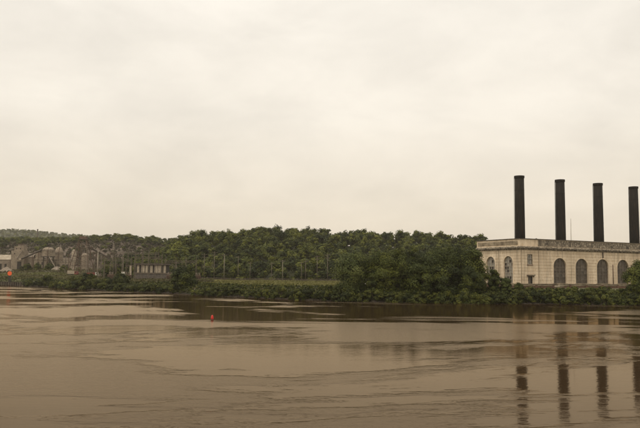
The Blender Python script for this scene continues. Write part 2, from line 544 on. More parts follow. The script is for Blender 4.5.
def hill(name, Dfoot, Dcrest, Dback, pts, mat, nx, ny, tree_h, seed):
    """land rising from Dfoot to a crest whose skyline (with trees of tree_h) follows the listed (px, py)"""
    px = np.linspace(pts[0][0], pts[-1][0], nx)
    py = np.interp(px, [p[0] for p in pts], [p[1] for p in pts])
    Xc = np.array([W(a, b, Dcrest).x for a, b in zip(px, py)])
    Zc = np.array([W(a, b, Dcrest).z - tree_h for a, b in zip(px, py)])
    t = np.linspace(0, 1, ny)
    D = np.where(t < 0.7, Dfoot + (Dcrest - Dfoot) * t / 0.7, Dcrest + (Dback - Dcrest) * (t - 0.7) / 0.3)
    prof = np.where(t < 0.7, sstep(t / 0.7) * 0.45 + 0.55 * np.clip(t / 0.7, 0, 1), 1 - 0.6 * sstep((t - 0.7) / 0.3))
    X = Xc[None, :] * (0.75 + 0.25 * D[:, None] / Dcrest)
    Y = np.repeat(D[:, None], nx, 1)
    base = 2.0
    Z = base + (Zc[None, :] - base) * prof[:, None]
    n = vnoise(X, Y, 6.0 / (Dback - Dfoot), seed)
    Z = Z + n * 0.07 * Zc.max() * np.clip(prof[:, None] * (1.02 - prof[:, None]) * 4, 0, 1)
    o = link(name, grid_mesh(name, X, Y, Z, mat))
    tag(o, kind='structure')

    def sample(u, w):
        """point at fractions u along the crest, w from foot (0) over crest (.7) to back (1)"""
        fi, fj = u * (nx - 1), w * (ny - 1)
        i, j = np.minimum(fi.astype(int), nx - 2), np.minimum(fj.astype(int), ny - 2)
        a, b = fi - i, fj - j
        def lerp(A):
            return (A[j, i] * (1 - a) * (1 - b) + A[j, i + 1] * a * (1 - b) + A[j + 1, i] * (1 - a) * b + A[j + 1, i + 1] * a * b)
        return np.stack([lerp(X), lerp(Y), lerp(Z)], 1)
    return sample


wooded = hill('wooded_hill', 425, 610, 760, [(150, 262), (168, 251), (182, 241), (196, 238.5), (212, 234.5), (230, 233), (245, 231.5), (268, 230.2), (292, 230.5), (304, 232), (318, 232.5),
              (340, 233.5), (362, 236.5), (378, 235.5), (400, 237), (420, 237.5), (440, 238), (460, 238.8), (480, 240), (500, 244), (530, 252), (560, 262)],
              M['hill_soil'], 110, 50, 9.5, 3.1)
shale = hill('shale_hill', 640, 900, 1150, [(-140, 238), (-60, 236), (0, 235.5), (8, 237), (20, 236.5), (40, 237.5), (60, 237), (76, 236.5), (90, 235.5), (104, 234.5), (120, 233.6), (138, 235), (150, 236.5),
              (166, 238.5), (180, 237), (195, 236.5), (215, 237), (250, 240), (290, 246)], M['shale'], 130, 44, 7.0, 8.7)
farhill = hill('far_hill', 1500, 2300, 3000, [(-220, 231), (-120, 229), (-40, 228.5), (0, 228.6), (15, 228.2), (32, 229.4), (50, 231.3), (68, 233.2), (88, 234.2), (100, 236), (130, 238.5), (180, 243), (260, 250)],
               M['far_soil'], 150, 40, 5.5, 5.5)

# ------------------------------------------------------------------ foliage
def leaves(P, Nrm, size, g, elong=1.5):
    """one rhombic leaf clump face at each point, lying across its normal"""
    n = len(P)
    Nrm = Nrm / (np.linalg.norm(Nrm, axis=1, keepdims=True) + 1e-9)
    r = g.normal(size=(n, 3))
    T = np.cross(Nrm, r); T /= (np.linalg.norm(T, axis=1, keepdims=True) + 1e-9)
    B = np.cross(Nrm, T)
    s = (size * g.uniform(0.55, 1.3, n))[:, None] if np.isscalar(size) else (size * g.uniform(0.55, 1.3, n))[:, None]
    T, B = T * s * 0.5 * elong, B * s * 0.5
    fold = Nrm * s * 0.12
    V = np.stack([P - T, P - B * g.uniform(0.7, 1.1, (n, 1)) + fold, P + T, P + B + fold], 1).reshape(-1, 3)
    return V, np.arange(n * 4).reshape(n, 4)


def crown(g, rx, ry, rz, nclump, per, leaf, droop=0.25, skirt=False):
    """leafy volume centred on the origin: clumps spread through an uneven ellipsoid"""
    Vs, Ts = [], []
    d = g.normal(size=(nclump, 3)); d /= np.linalg.norm(d, axis=1, keepdims=True)
    d[:, 2] = np.where(d[:, 2] < -0.55, -d[:, 2], d[:, 2])
    rad = g.uniform(0.30, 0.86, nclump) ** 0.7
    lob = 1 + 0.16 * np.sin(d[:, 0] * 4 + g.uniform(0, 6)) + 0.13 * np.sin(d[:, 1] * 5 + d[:, 2] * 4 + g.uniform(0, 6))
    C = d * (rad * lob)[:, None] * np.array([rx, ry, rz])
    if skirt:                                   # a shrub keeps its leaves to the ground
        k = nclump // 3
        C[:k, 2] = g.uniform(-0.95, -0.4, k) * rz
        a = g.uniform(0, 2 * np.pi, k)
        rr = g.uniform(0.35, 0.9, k) * (0.8 if rz > 3 else 1.0)
        C[:k, 0], C[:k, 1] = np.cos(a) * rr * rx, np.sin(a) * rr * ry
    mr = (rx * ry * rz) ** (1 / 3)
    for c in C:
        cr_ = mr * g.uniform(0.22, 0.40)
        n = int(per * g.uniform(0.6, 1.4))
        q = g.normal(size=(n, 3)); q /= np.linalg.norm(q, axis=1, keepdims=True)
        P = q * (g.uniform(0.25, 1.12, n) ** 0.6)[:, None] * cr_ * np.array([1.15, 1.15, 0.8])
        P[:, 2] -= droop * (P[:, 0] ** 2 + P[:, 1] ** 2) / cr_
        Nn = q * 0.9 + c[None, :] / mr * 0.6 + np.array([0, 0, 0.35]) + g.normal(size=(n, 3)) * 0.33
        V, _ = leaves(P + c, Nn, leaf, g)
        Vs.append(V)
        t = np.clip(0.5 + g.normal() * 0.20 + g.normal(size=n) * 0.11, 0, 1)
        Ts.append(np.repeat(t, 4))
    V = np.concatenate(Vs)
    return V, np.arange(len(V)).reshape(-1, 4), np.concatenate(Ts)


def trunk_mb(g, h, r, spread, top=0.75, limbs=6):
    mb = MB()
    pts, x, y = [], 0, 0
    for k in range(6):
        t = k / 5
        pts.append((x, y, -0.6 + (h * top + 0.6) * t))
        x += g.normal() * spread * 0.035; y += g.normal() * spread * 0.035
    mb.tube(pts, [r * (1.25 if k == 0 else 1) * (1 - 0.75 * k / 5) for k in range(6)], 8)
    for k in range(limbs):
        j = 1 + k % 4
        p = Vector(pts[j])
        a = k * 2.4 + g.uniform(0, 0.8)
        e = p + Vector((math.cos(a) * spread * g.uniform(0.5, 0.85), math.sin(a) * spread * g.uniform(0.5, 0.85), h * g.uniform(0.15, 0.32)))
        m_ = (p + e) / 2 + Vector((0, 0, -h * 0.04))
        mb.tube([p, m_, e], [r * 0.45, r * 0.28, r * 0.08], 6)
    return mb


def tree_meshes(seed, h, w, mat, leaf=0.42, nclump=46, per=150, base=0.16, wy=None):
    """(trunk mesh, crown mesh) of a broadleaf tree h tall and w wide standing at the origin"""
    g = np.random.default_rng(seed)
    rz = h * (1 - base) / 2
    V, Q, T = crown(g, w / 2, (wy or w) / 2, rz, nclump, per, leaf, skirt=True)
    V[:, 2] += h - rz * 1.0
    V[:, 2] -= max(0, V[:, 2].max() - h * 1.02)
    return trunk_mb(g, h, max(0.12, h * 0.022), w * 0.5).mesh('trunk', M['bark'], True), np_mesh('crown', V, Q, mat, T)


def place_tree(name, loc, meshes, label, group=None, rz=0.0, sc=(1, 1, 1), cat='tree'):
    e = empty(name, loc, rz, label, cat, group)
    e.scale = sc
    link('trunk', meshes[0], e)
    link('crown', meshes[1], e)
    return e


def stamp(points, scales, rots, templates, which):
    """join many copies of leafy templates into one array"""
    Vs, Ts = [], []
    for k, (V, T) in enumerate(templates):
        m = which == k
        if not m.any(): continue
        c, s = np.cos(rots[m]), np.sin(rots[m])
        x = V[None, :, 0] * c[:, None] - V[None, :, 1] * s[:, None]
        y = V[None, :, 0] * s[:, None] + V[None, :, 1] * c[:, None]
        z = np.repeat(V[None, :, 2], m.sum(), 0)
        P = np.stack([x, y, z], 2) * scales[m][:, None, :] + points[m][:, None, :]
        Vs.append(P.reshape(-1, 3))
        tt = np.clip(T[None, :] + rng.normal(size=(m.sum(), 1)) * 0.17, 0, 1)
        Ts.append(tt.ravel())
    V = np.concatenate(Vs)
    return V, np.arange(len(V)).reshape(-1, 4), np.concatenate(Ts)


# --- the wood on the near hill: crest and front-row trees one by one, the mass between as one wood
g = np.random.default_rng(21)
wt = []
for k in range(5):
    gg = np.random.default_rng(100 + k)
    hh = 11.0
    V, Q, T = crown(gg, 4.4, 4.4, 4.6, 16, 44, 0.80)
    V[:, 2] += 6.6
    wt.append((V, T))
wt_mesh = [np_mesh('crown', V, np.arange(len(V)).reshape(-1, 4), M['leaf_wood'], T) for V, T in wt]
wt_trunk = [trunk_mb(np.random.default_rng(60 + k), 10.0, 0.24, 3.6, 0.75, 5).mesh('trunk', M['bark'], True) for k in range(5)]
uu, ww = [], []
for w_ in np.concatenate([np.arange(0.03, 0.64, 0.042), [0.655, 0.675, 0.735, 0.78]]):
    n = 34
    uu.append((np.arange(n) + g.uniform(-0.45, 0.45, n) + 0.5) / n)
    ww.append(w_ + g.uniform(-0.013, 0.013, n))
uu, ww = np.clip(np.concatenate(uu), 0, 1), np.clip(np.concatenate(ww), 0.0, 1)
P = wooded(uu, ww)
sc = g.uniform(0.85, 1.45, len(P))
S3 = np.stack([sc * g.uniform(0.85, 1.15, len(P)), sc * g.uniform(0.85, 1.15, len(P)), sc * g.uniform(0.85, 1.1, len(P))], 1)
V, Q, T = stamp(P, S3, g.uniform(0, 6.28, len(P)), wt, g.integers(0, 5, len(P)))
tag(link('hillside_wood', np_mesh('hillside_wood', V, Q, M['leaf_wood'], T)), 'dense green broadleaf wood covering the slope of the middle hill', 'wood', kind='stuff')


def wood_trees(us, ws, name, label, group, smin, smax, marks=None):
    P = wooded(us, ws)
    for k, p in enumerate(P):
        j = R_.randrange(5)
        s = R_.uniform(smin, smax)
        lab = label
        if marks:
            px = 320 + FPX * p[0] / p[1]
            if px > 352: continue               # wholly behind the riverside clump
            lab = label + ' ' + min(marks, key=lambda m_: abs(m_[0] - px))[1]
        e = empty(name, p, R_.uniform(0, 6.28), lab, 'tree', group)
        e.scale = (s * R_.uniform(0.85, 1.15), s * R_.uniform(0.85, 1.15), s * R_.uniform(0.85, 1.12))
        link('trunk', wt_trunk[j], e)
        link('crown', wt_mesh[j], e)


n = 62
wood_trees((np.arange(n) + g.uniform(-0.4, 0.4, n) + 0.5) / n, 0.695 + g.uniform(-0.02, 0.02, n), 'crest_tree',
           'broadleaf tree on the crest of the wooded hill, outlined against the pale sky', 'trees along the crest of the wooded hill', 0.58, 0.95)
n = 46
wood_trees((np.arange(n) + g.uniform(-0.4, 0.4, n) + 0.5) / n, np.clip(0.006 + g.uniform(-0.006, 0.012, n), 0, 1), 'woodland_edge_tree',
           'tree at the foot of the wooded hill', 'trees along the foot of the wooded hill', 0.7, 1.05,
           [(160, 'behind the pale panels'), (170, 'behind the right end of the substation'), (180, 'behind the round solitary tree'), (192, 'right of the round solitary tree'), (204, 'behind the leftmost field pole'), (214, 'behind the second field pole'),
            (224, 'behind the palest pole'), (238, 'behind the thin dim pole'), (250, 'behind the short pole'), (261, 'behind the gap in the poles'), (272, 'behind the left pole of the close pair'), (283, 'behind the right pole of the close pair'),
            (293, 'left of the trio of poles'), (304, 'behind the trio of poles'), (317, 'behind the tall thin pole'), (328, 'behind the last pole'), (338, 'just left of the pale leafy tree'), (350, 'behind the pale leafy tree')])

n = 420
P = wooded(g.uniform(0.02, 0.98, n), np.where(np.arange(n) < 220, g.uniform(0.60, 0.74, n), g.uniform(0.0, 0.05, n)))
sc = g.uniform(0.8, 1.7, n)
u_t = []
for k in range(3):
    V, Q, T = crown(np.random.default_rng(150 + k), 2.6, 2.6, 2.2, 9, 24, 0.75)
    V[:, 2] += 1.6
    u_t.append((V, T))
V, Q, T = stamp(P, np.stack([sc, sc, sc], 1), g.uniform(0, 6.28, n), u_t, g.integers(0, 3, n))
tag(link('understorey', np_mesh('understorey', V, Q, M['leaf_wood'], T)), 'low green undergrowth beneath the trees of the wooded hill', 'undergrowth', kind='stuff')

n = 420
P = shale(g.uniform(0, 1, n), g.uniform(0.58, 0.735, n))
sc = g.uniform(0.7, 1.5, n)
V, Q, T = stamp(P, np.stack([sc, sc, sc], 1), g.uniform(0, 6.28, n), u_t, g.integers(0, 3, n))
tag(link('ridge_undergrowth', np_mesh('ridge_undergrowth', V, Q, M['leaf_wood'], T)), 'low green undergrowth along the top of the shale hill', 'undergrowth', kind='stuff')

# --- trees and brush on the shale hill and the far hill
n = 620
u_ = g.uniform(0, 1, n)
w_ = np.where(g.uniform(0, 1, n) < 0.85, g.uniform(0.56, 0.75, n), 0.36 + 0.25 * g.uniform(0, 1, n))
P = shale(u_, w_)
sc = g.uniform(0.5, 1.0, n)
V, Q, T = stamp(P, np.stack([sc * 1.2, sc * 1.2, sc * 0.8], 1), g.uniform(0, 6.28, n), wt, g.integers(0, 5, n))
tag(link('ridge_wood', np_mesh('ridge_wood', V, Q, M['leaf_wood'], T)), 'green belt of wood along the top of the brown shale hill', 'wood', kind='stuff')
bt = []
for k in range(4):
    gg = np.random.default_rng(140 + k)
    V, Q, T = crown(gg, 2.6, 2.6, 2.2, 9, 16, 0.9)
    V[:, 2] += 1.8
    bt.append((V, T))
n = 2600
P = shale(g.uniform(0, 1, n), g.uniform(0.02, 0.60, n))
sc = g.uniform(0.45, 1.25, n)
V, Q, T = stamp(P, np.stack([sc, sc, sc], 1), g.uniform(0, 6.28, n), bt, g.integers(0, 4, n))
tag(link('hillside_brush', np_mesh('hillside_brush', V, Q, M['leaf_brown'], T)), 'sparse brownish brush over the shale hillside behind the works', 'brush', kind='stuff')
ft = []
for k in range(4):
    gg = np.random.default_rng(170 + k)
    V, Q, T = crown(gg, 6, 6, 5.0, 6, 7, 3.0)
    V[:, 2] += 4.5
    ft.append((V, T))
n = 4500
P = farhill(g.uniform(0, 1, n), np.clip(g.uniform(0.2, 0.78, n), 0, 1))
sc = g.uniform(0.5, 0.85, n)
V, Q, T = stamp(P, np.stack([sc, sc, sc], 1), g.uniform(0, 6.28, n), ft, g.integers(0, 4, n))
tag(link('distant_wood', np_mesh('distant_wood', V, Q, M['leaf_wood'], T)), 'hazy grey green wood on the farthest ridge at the left', 'wood', kind='stuff')

# ------------------------------------------------------------------ the power station
CX, CY, CZ = 73.0, 255.0, 4.0
ANG = RAD(26.5)
station = empty('power_station', (CX, CY, CZ), ANG, 'long cream stone power station with tall arched windows and dark stained parapet', 'power station')
LEN, DEP = 98.0, 24.3
Z0, ZC, ZP, ZT = 1.7, 14.0, 15.3, 17.9       # above the station's own ground: plinth top, cornice, parapet, coping
FR = dict(a=lambda s, z, d: (s, d, z), b=lambda s, z, d: (d, DEP - s, z))     # front facade, left facade; d = depth into the wall


def opening_half(o, z):
    sc_, w, zb, zs, arch = o
    if z <= zs + 1e-6: return w / 2
    r = w / 2
    return math.sqrt(max(0, r * r - (z - zs) ** 2)) if arch else 0


def o_top(o):
    return o[3] + (o[1] / 2 if o[4] else 0)


def facade(fmap, length, z0, z1, ops):
    course, joint, deep = 1.12, 0.11, 0.11
    cuts = {z0, z1}
    jr = []
    z = z0 + course
    while z < z1 - 0.3:
        jr.append((z, z + joint))
        cuts |= {z, z + joint}
        z += course
    for o in ops:
        cuts |= {o[2], o[3], o_top(o)}
        if o[4]:
            for k in range(1, 12): cuts.add(o[3] + o[1] / 2 * math.sin(k * math.pi / 24))
    cuts = sorted(c for c in cuts if z0 <= c <= z1)
    cc = [cuts[0]]
    for c in cuts[1:]:
        if c - cc[-1] > 1e-3: cc.append(c)
    mb = MB()

    def spans(za, zb):
        act = sorted([o for o in ops if za >= o[2] - 1e-4 and zb <= o_top(o) + 1e-4], key=lambda o: o[0])
        res, la, lb = [], 0.0, 0.0
        for o in act:
            ha, hb = opening_half(o, za), opening_half(o, zb)
            res.append((la, o[0] - ha, lb, o[0] - hb))
            la, lb = o[0] + ha, o[0] + hb
        res.append((la, length, lb, length))
        return res
    prev = 0.0
    for za, zb in zip(cc[:-1], cc[1:]):
        zm = (za + zb) / 2
        d = deep if any(a < zm < b for a, b in jr) else 0.0
        for a0, a1, b0, b1 in spans(za, zb):
            mb.add([fmap(a0, za, d), fmap(a1, za, d), fmap(b1, zb, d), fmap(b0, zb, d)], [(0, 1, 2, 3)])
            if d != prev:
                mb.add([fmap(a0, za, prev), fmap(a1, za, prev), fmap(a1, za, d), fmap(a0, za, d)], [(0, 1, 2, 3)])
        prev = d
    return mb


front_s = [19.4 + 11.25 * k for k in range(8) if 19.4 + 11.25 * k < LEN - 4]
A_W, A_ZB, A_ZS = 6.5, Z0 + 0.15, 8.05
front_ops = [(s, A_W, A_ZB, A_ZS, True) for s in front_s]
small_win = (4.6, 2.2, 8.7, 12.3, False)
door_op = (4.7, 2.0, Z0, 4.4, False)
left_ops = [(DEP - t, 4.9, A_ZB, 9.3, True) for t in (6.4, 16.2)]
facade(FR['a'], LEN, Z0, ZC, front_ops + [small_win, door_op]).build('front_wall', M['stone'], station)
facade(FR['b'], DEP, Z0, ZC, left_ops).build('side_wall', M['stone'], station)
mb = MB()
mb.add([(LEN, 0, 0), (LEN, DEP, 0), (LEN, DEP, ZT), (LEN, 0, ZT)], [(0, 1, 2, 3)])
mb.add([(LEN, DEP, 0), (0, DEP, 0), (0, DEP, ZT), (LEN, DEP, ZT)], [(0, 1, 2, 3)])
mb.build('rear_wall', M['stone'], station)
MB().box(0.4, LEN - 0.05, 0.4, DEP - 0.05, 15.7, 16.0).build('roof', M['coping'], station)
MB().box(-0.35, LEN, -0.35, DEP, -2.5, Z0 - 0.25).build('plinth', M['stone_dirty'], station)
MB().box(-0.5, LEN, -0.5, DEP, Z0 - 0.25, Z0).build('plinth_ledge', M['stone_dirty'], station)
# cornice: stained bed mould, projecting chipped shelf, then the parapet
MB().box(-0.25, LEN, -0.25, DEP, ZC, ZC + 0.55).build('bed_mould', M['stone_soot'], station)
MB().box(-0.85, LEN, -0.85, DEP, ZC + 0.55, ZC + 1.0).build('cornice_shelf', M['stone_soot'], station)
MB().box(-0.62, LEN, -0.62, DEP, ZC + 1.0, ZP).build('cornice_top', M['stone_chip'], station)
MB().box(0.0, LEN, 0.0, 0.4, ZP, ZT).build('front_parapet', M['stone'], station)
MB().box(0.0, 0.4, 0.4, DEP, ZP, ZT).build('side_parapet', M['stone'], station)
MB().box(-0.25, LEN + 0.1, -0.25, DEP + 0.1, ZT, ZT + 0.28).build('coping', M['coping'], station)
panel_me = None
s = 8.6
k = 0
while s < LEN - 1:
    e_ = min(s + 5.36, LEN - 0.2)
    MB().box(s, e_, -0.09, 0.0, ZP + 0.16, ZT - 0.18).build('parapet_panel', M['stone_soot'], station)
    s += 5.45
for t0, t1 in ((1.2, 7.8), (8.0, 15.6), (15.8, 23.6)):
    MB().box(-0.09, 0.0, t0, t1, ZP + 0.5, ZT - 0.65).build('parapet_panel', M['stone_dirty'], station)


def arch_window(fmap, o, glass, bars, nv=4, nh=7):
    sc_, w, zb, zs, _ = o
    r, a = w / 2, []
    n = 20
    prof = [(-1, zb), (-1, zs)] + [None] * 0
    path = [(sc_ - r, zb)] + [(sc_ - r * math.cos(math.pi * k / n), zs + r * math.sin(math.pi * k / n)) for k in range(n + 1)] + [(sc_ + r, zb)]
    outp = [(sc_ - r - .38, zb)] + [(sc_ - (r + .38) * math.cos(math.pi * k / n), zs + (r + .38) * math.sin(math.pi * k / n)) for k in range(n + 1)] + [(sc_ + r + .38, zb)]
    win = MB()
    # glazing pane set back in the opening
    vs_ = [fmap(p[0], p[1], 0.55) for p in path]
    win.add(vs_, [tuple(range(len(vs_)))])
    wo = win.build('window', glass, station)
    fr = MB()
    ins = [(sc_ - r + .004, zb)] + [(sc_ - (r - .004) * math.cos(math.pi * k / n), zs + (r - .004) * math.sin(math.pi * k / n)) for k in range(n + 1)] + [(sc_ + r - .004, zb)]
    for k in range(len(path) - 1):
        i0, i1, o0, o1 = ins[k], ins[k + 1], outp[k], outp[k + 1]
        fr.add([fmap(*i0, -.07), fmap(*i1, -.07), fmap(*o1, -.07), fmap(*o0, -.07), fmap(*i0, .6), fmap(*i1, .6), fmap(*o1, .03), fmap(*o0, .03)],
               [(0, 1, 2, 3), (0, 4, 5, 1), (3, 2, 6, 7)])
    fr.build('surround', M['stone'], wo)
    mu = MB()

    def bar3(s0, s1, z0, z1, d0, d1):
        q = [fmap(s_, z_, d_) for d_ in (d0, d1) for s_, z_ in ((s0, z0), (s1, z0), (s1, z1), (s0, z1))]
        mu.add(q, [(0, 1, 2, 3), (7, 6, 5, 4), (0, 4, 5, 1), (1, 5, 6, 2), (2, 6, 7, 3), (3, 7, 4, 0)])
    for k in range(1, nv):
        s_ = sc_ - r + w * k / nv
        top = zs + math.sqrt(max(0, r * r - (s_ - sc_) ** 2))
        big = (nv % 2 == 0 and k == nv // 2)
        bar3(s_ - (.10 if big else .06), s_ + (.10 if big else .06), zb, top, .40, .54)
    H = zs + r - zb
    for k in range(1, nh):
        z_ = zb + H * k / nh
        hw = opening_half(o, z_)
        big = k in (3, 5)
        bar3(sc_ - hw, sc_ + hw, z_ - (.11 if big else .06), z_ + (.11 if big else .06), .405, .545)
    mu.build('muntins', bars, wo)
    pn = MB()
    idx = []
    for i_ in range(nv):
        for k in range(nh):
            sa_, sb_ = sc_ - r + w * i_ / nv + .07, sc_ - r + w * (i_ + 1) / nv - .07
            za_, zb_ = zb + H * k / nh + .07, zb + H * (k + 1) / nh - .07
            if max(abs(sa_ - sc_), abs(sb_ - sc_)) > opening_half(o, zb_) or R_.random() > 0.42: continue
            t_ = R_.uniform(-.02, .02)
            pn.add([fmap(sa_, za_, .52 + t_), fmap(sb_, za_, .52 - t_), fmap(sb_, zb_, .53 - t_), fmap(sa_, zb_, .53 + t_)], [(0, 1, 2, 3)])
            idx.append(R_.choice((0, 0, 1, 1, 2)))
    me = pn.mesh('panes', M['dark_opening' if bars == M['muntin_pale'] else 'pane_dark'])
    me.materials.append(M['glass_sky' if bars == M['muntin_pale'] else 'pane_dusty']); me.materials.append(M['muntin'])
    me.polygons.foreach_set('material_index', idx)
    tag(link('panes', me, wo), kind='stuff')
    sl = MB()
    q = [fmap(s_, z_, d_) for d_ in (-.22, .5) for s_, z_ in ((sc_ - r - .45, zb - .2), (sc_ + r + .45, zb - .2), (sc_ + r + .45, zb - .01), (sc_ - r - .45, zb - .01))]
    sl.add(q, [(0, 1, 2, 3), (7, 6, 5, 4), (0, 4, 5, 1), (1, 5, 6, 2), (2, 6, 7, 3), (3, 7, 4, 0)]).build('sill', M['stone_dirty'], wo)
    return wo


for k, o in enumerate(front_ops):
    arch_window(FR['a'], o, M['glass_dull'], M['muntin'], 4, 8)
for o in left_ops:
    arch_window(FR['b'], o, M['glass_sky'], M['muntin_pale'], 4, 8)
# small office window with a pale broken lower sash
f = FR['a']
s0, s1 = small_win[0] - 1.1, small_win[0] + 1.1
wo = MB().box(s0, s1, 0.3, 0.34, small_win[2], small_win[3]).build('office_window', M['glass_sky'], station)
mb = MB()
mb.box(s0 - .18, s0 + .02, -.05, .3, small_win[2] - .1, small_win[3] + .2).box(s1 - .02, s1 + .18, -.05, .3, small_win[2] - .1, small_win[3] + .2)
mb.box(s0 + .02, s1 - .02, -.05, .3, small_win[3] - .02, small_win[3] + .2)
mb.build('frame', M['stone_dirty'], wo)
MB().box(s0 + .02, s1 - .02, .2, .295, 10.4, 10.6).box((s0 + s1) / 2 - .06, (s0 + s1) / 2 + .06, .21, .29, 8.8, 10.4).box((s0 + s1) / 2 - .06, (s0 + s1) / 2 + .06, .21, .29, 10.6, 12.2).build('muntins', M['muntin'], wo)
MB().box(s0 - .3, s1 + .3, -.2, .3, small_win[2] - .35, small_win[2] - .1).build('sill', M['rust'], wo)
# door with a projecting canopy
s0, s1 = door_op[0] - 1.0, door_op[0] + 1.0
do = MB().box(s0, s1, .3, .36, Z0 + .01, 4.4).build('door', M['dark_opening'], station)
MB().box(s0 + .9, s0 + 1.1, .24, .298, Z0 + .02, 4.38).build('door_stile', M['muntin_pale'], do)
MB().box(s0 - .7, s1 + .7, -.9, -.01, 4.65, 4.95).box(s0 - .5, s0 - .3, -.6, -.012, 4.1, 4.64).box(s1 + .3, s1 + .5, -.6, -.012, 4.1, 4.64).build('canopy', M['stone_soot'], do)
# downpipes and the vent stub over the third arch
for s_, z_a, z_b in ((0.45, Z0, ZC), (8.7, Z0, ZC), (47.4, Z0, 9.3)):
    MB().tube([(s_, -.14, z_a), (s_, -.14, z_b)], .06 if s_ < 40 else .15, 8).build('downpipe', M['stone_dirty' if s_ < 40 else 'rust'], station, True)
MB().tube([(41.9, -.25, 11.75), (41.9, -.25, ZC)], .2, 8).build('vent_pipe', M['steel_dark'], station, True)
MB().tube([(-.12, 11.5, Z0), (-.12, 11.5, ZC)], .06, 8).build('downpipe', M['stone_dirty'], station, True)
MB().tube([(29.6, 4.0, 16.0), (29.6, 4.0, 27.0)], [.12, .06], 6).tube([(29.6, 4, 15.9), (29.6, 4, 16.6)], .3, 6).build('antenna_mast', M['pale_pole'], station)
# small roof ventilator beside the first stack
MB().lathe([(.35, 15.9), (.35, 18.3), (.55, 18.3), (.55, 18.7), (.1, 19.0)], 10, (15.5, 8.0)).build('roof_ventilator', M['steel_dark'], station)

# smokestacks on the roof
words = ['tallest looking black steel smokestack, above the corner of the power station', 'second black steel smokestack from the corner of the power station',
         'third black steel smokestack from the corner, just right of the thin mast', 'rightmost black steel smokestack, cut off by the picture edge']
ca, sa = math.cos(ANG), math.sin(ANG)
shaft = MB().lathe([(1.95, 0), (1.92, 6), (1.86, 16), (1.79, 27.0)], 32).mesh('shaft', M['steel_black'], True)
rim = MB().lathe([(1.80, 26.35), (1.98, 26.4), (1.98, 27.25), (1.70, 27.25), (1.66, 26.6)], 32).mesh('rim', M['steel_black'])
flange = MB().lathe([(2.5, -0.3), (2.5, 0.25), (2.1, 0.4), (1.98, 1.1)], 32).mesh('base_flange', M['steel_black'])
bands = []
for z in (5.4, 10.8, 16.2, 21.6):
    r = 1.95 - 0.16 * z / 27 + 0.035
    bands.append(MB().lathe([(r - .05, z - .09), (r, z - .08), (r, z + .08), (r - .05, z + .09)], 32).mesh('seam_band', M['steel_black']))
ladder = MB()
for dx in (-.25, .25): ladder.bar((dx, 2.08, 0.4), (dx, 1.96, 26.6), .07)
for k in range(52): ladder.bar((-.25, 2.07 - k * .0023, .8 + k * .5), (.25, 2.07 - k * .0023, .8 + k * .5), .05)
ladder = ladder.mesh('ladder', M['steel_black'])
for k in range(4):
    s_, v_ = 10.8 + 21.3 * k, 11.7
    p = (CX + s_ * ca - v_ * sa, CY + s_ * sa + v_ * ca, CZ + 16.0)
    e = empty('smokestack', p, ANG + 0.9, words[k], 'smokestack', 'smokestacks on the power station roof')
    e.scale = (1, 1, 1.0)
    link('shaft', shaft, e); link('rim', rim, e); link('base_flange', flange, e); [link('seam_band', b_, e) for b_ in bands]; link('ladder', ladder, e)

# brick retaining wall along the foot of the station
rw = empty('retaining_wall', (CX, CY, 0), ANG, 'low stained brick retaining wall along the foot of the power station', 'wall')
MB().box(-9, LEN + 5, -7.0, -6.4, 1.0, CZ + 1.0).box(-9, -8.4, -6.4, 20, 1.0, CZ + 1.0).build('brickwork', M['brick'], rw)
MB().box(-9.1, LEN + 5, -7.1, -6.3, CZ + 1.0, CZ + 1.2).box(-9.1, -8.3, -6.3, 20, CZ + 1.0, CZ + 1.2).build('coping', M['stone_dirty'], rw)
for k in range(14):
    x = -8 + k * 8.2
    MB().box(x, x + .9, -7.35, -7.11, 1.0, CZ + 1.35).build('buttress', M['brick'], rw)
# pale broken slab lying on the terrace
sb = MB().box(-1.6, 1.6, -.5, .5, 0, .5).box(-0.2, 1.9, -.7, .3, .5, .85).build('concrete_slab', M['dust_pale'])
sb.location = (*W(559, 288, 247).xy, 4.6); sb.rotation_euler = (0, 0.06, ANG)
tag(sb, 'pale broken concrete slabs lying at the foot of the power station', 'slab')

# ------------------------------------------------------------------ objects glimpsed through the riverside trees
p = W(396, 291, 262)
br = empty('brick_outbuilding', (p.x, p.y, float(G(p.x, p.y))), 0.08, 'small red brick outbuilding glimpsed between the riverside trees', 'building')
MB().box(-3.7, 3.7, 0, 5, -.5, 2.9).build('wall', M['brick'], br)
MB().gable(-3.7, 3.7, 0, 5, 2.95, 1.0).build('roof', M['rust'], br)
for x in (-2.9, -.4, 2.2):
    wi = MB().box(x, x + 1.1, -.06, -.01, 1.0, 2.3).build('window', M['glass_sky'], br)
    MB().box(x - .12, x, -.1, -.012, .9, 2.4).box(x + 1.1, x + 1.22, -.1, -.012, .9, 2.4).box(x, x + 1.1, -.1, -.012, 2.3, 2.42).box(x, x + 1.1, -.1, -.012, .86, 1.0).build('frame', M['white_paint'], wi)
p = W(367, 290, 258)
tr = empty('box_trailer', (p.x, p.y, float(G(p.x, p.y))), 0.2, 'white box trailer parked behind the pale leafy tree on the bank', 'trailer')
MB().box(-1.9, 1.9, -1.0, 1.0, .75, 3.0).build('body', M['white_paint'], tr)
MB().box(-1.95, 1.95, -1.05, 1.05, 3.0, 3.1).build('roof', M['dust_pale'], tr)
MB().bar((-1.9, 0, .75), (-3.4, 0, .6), .12).build('drawbar', M['steel_dark'], tr)
for x in (-.4, .5):
    for y in (-1.12, .9): MB().tube([(x, y, .38), (x, y + .22, .38)], .38, 14).build('wheel', M['rubber'], tr)
p = W(446, 288, 272)
ob = empty('low_outbuilding', (p.x, p.y, float(G(p.x, p.y))), 0.05, 'low pale outbuilding showing as specks through the dense trees', 'building')
MB().box(-10, 10, 0, 6, -.5, 3.0).build('wall', M['dust_pale'], ob)
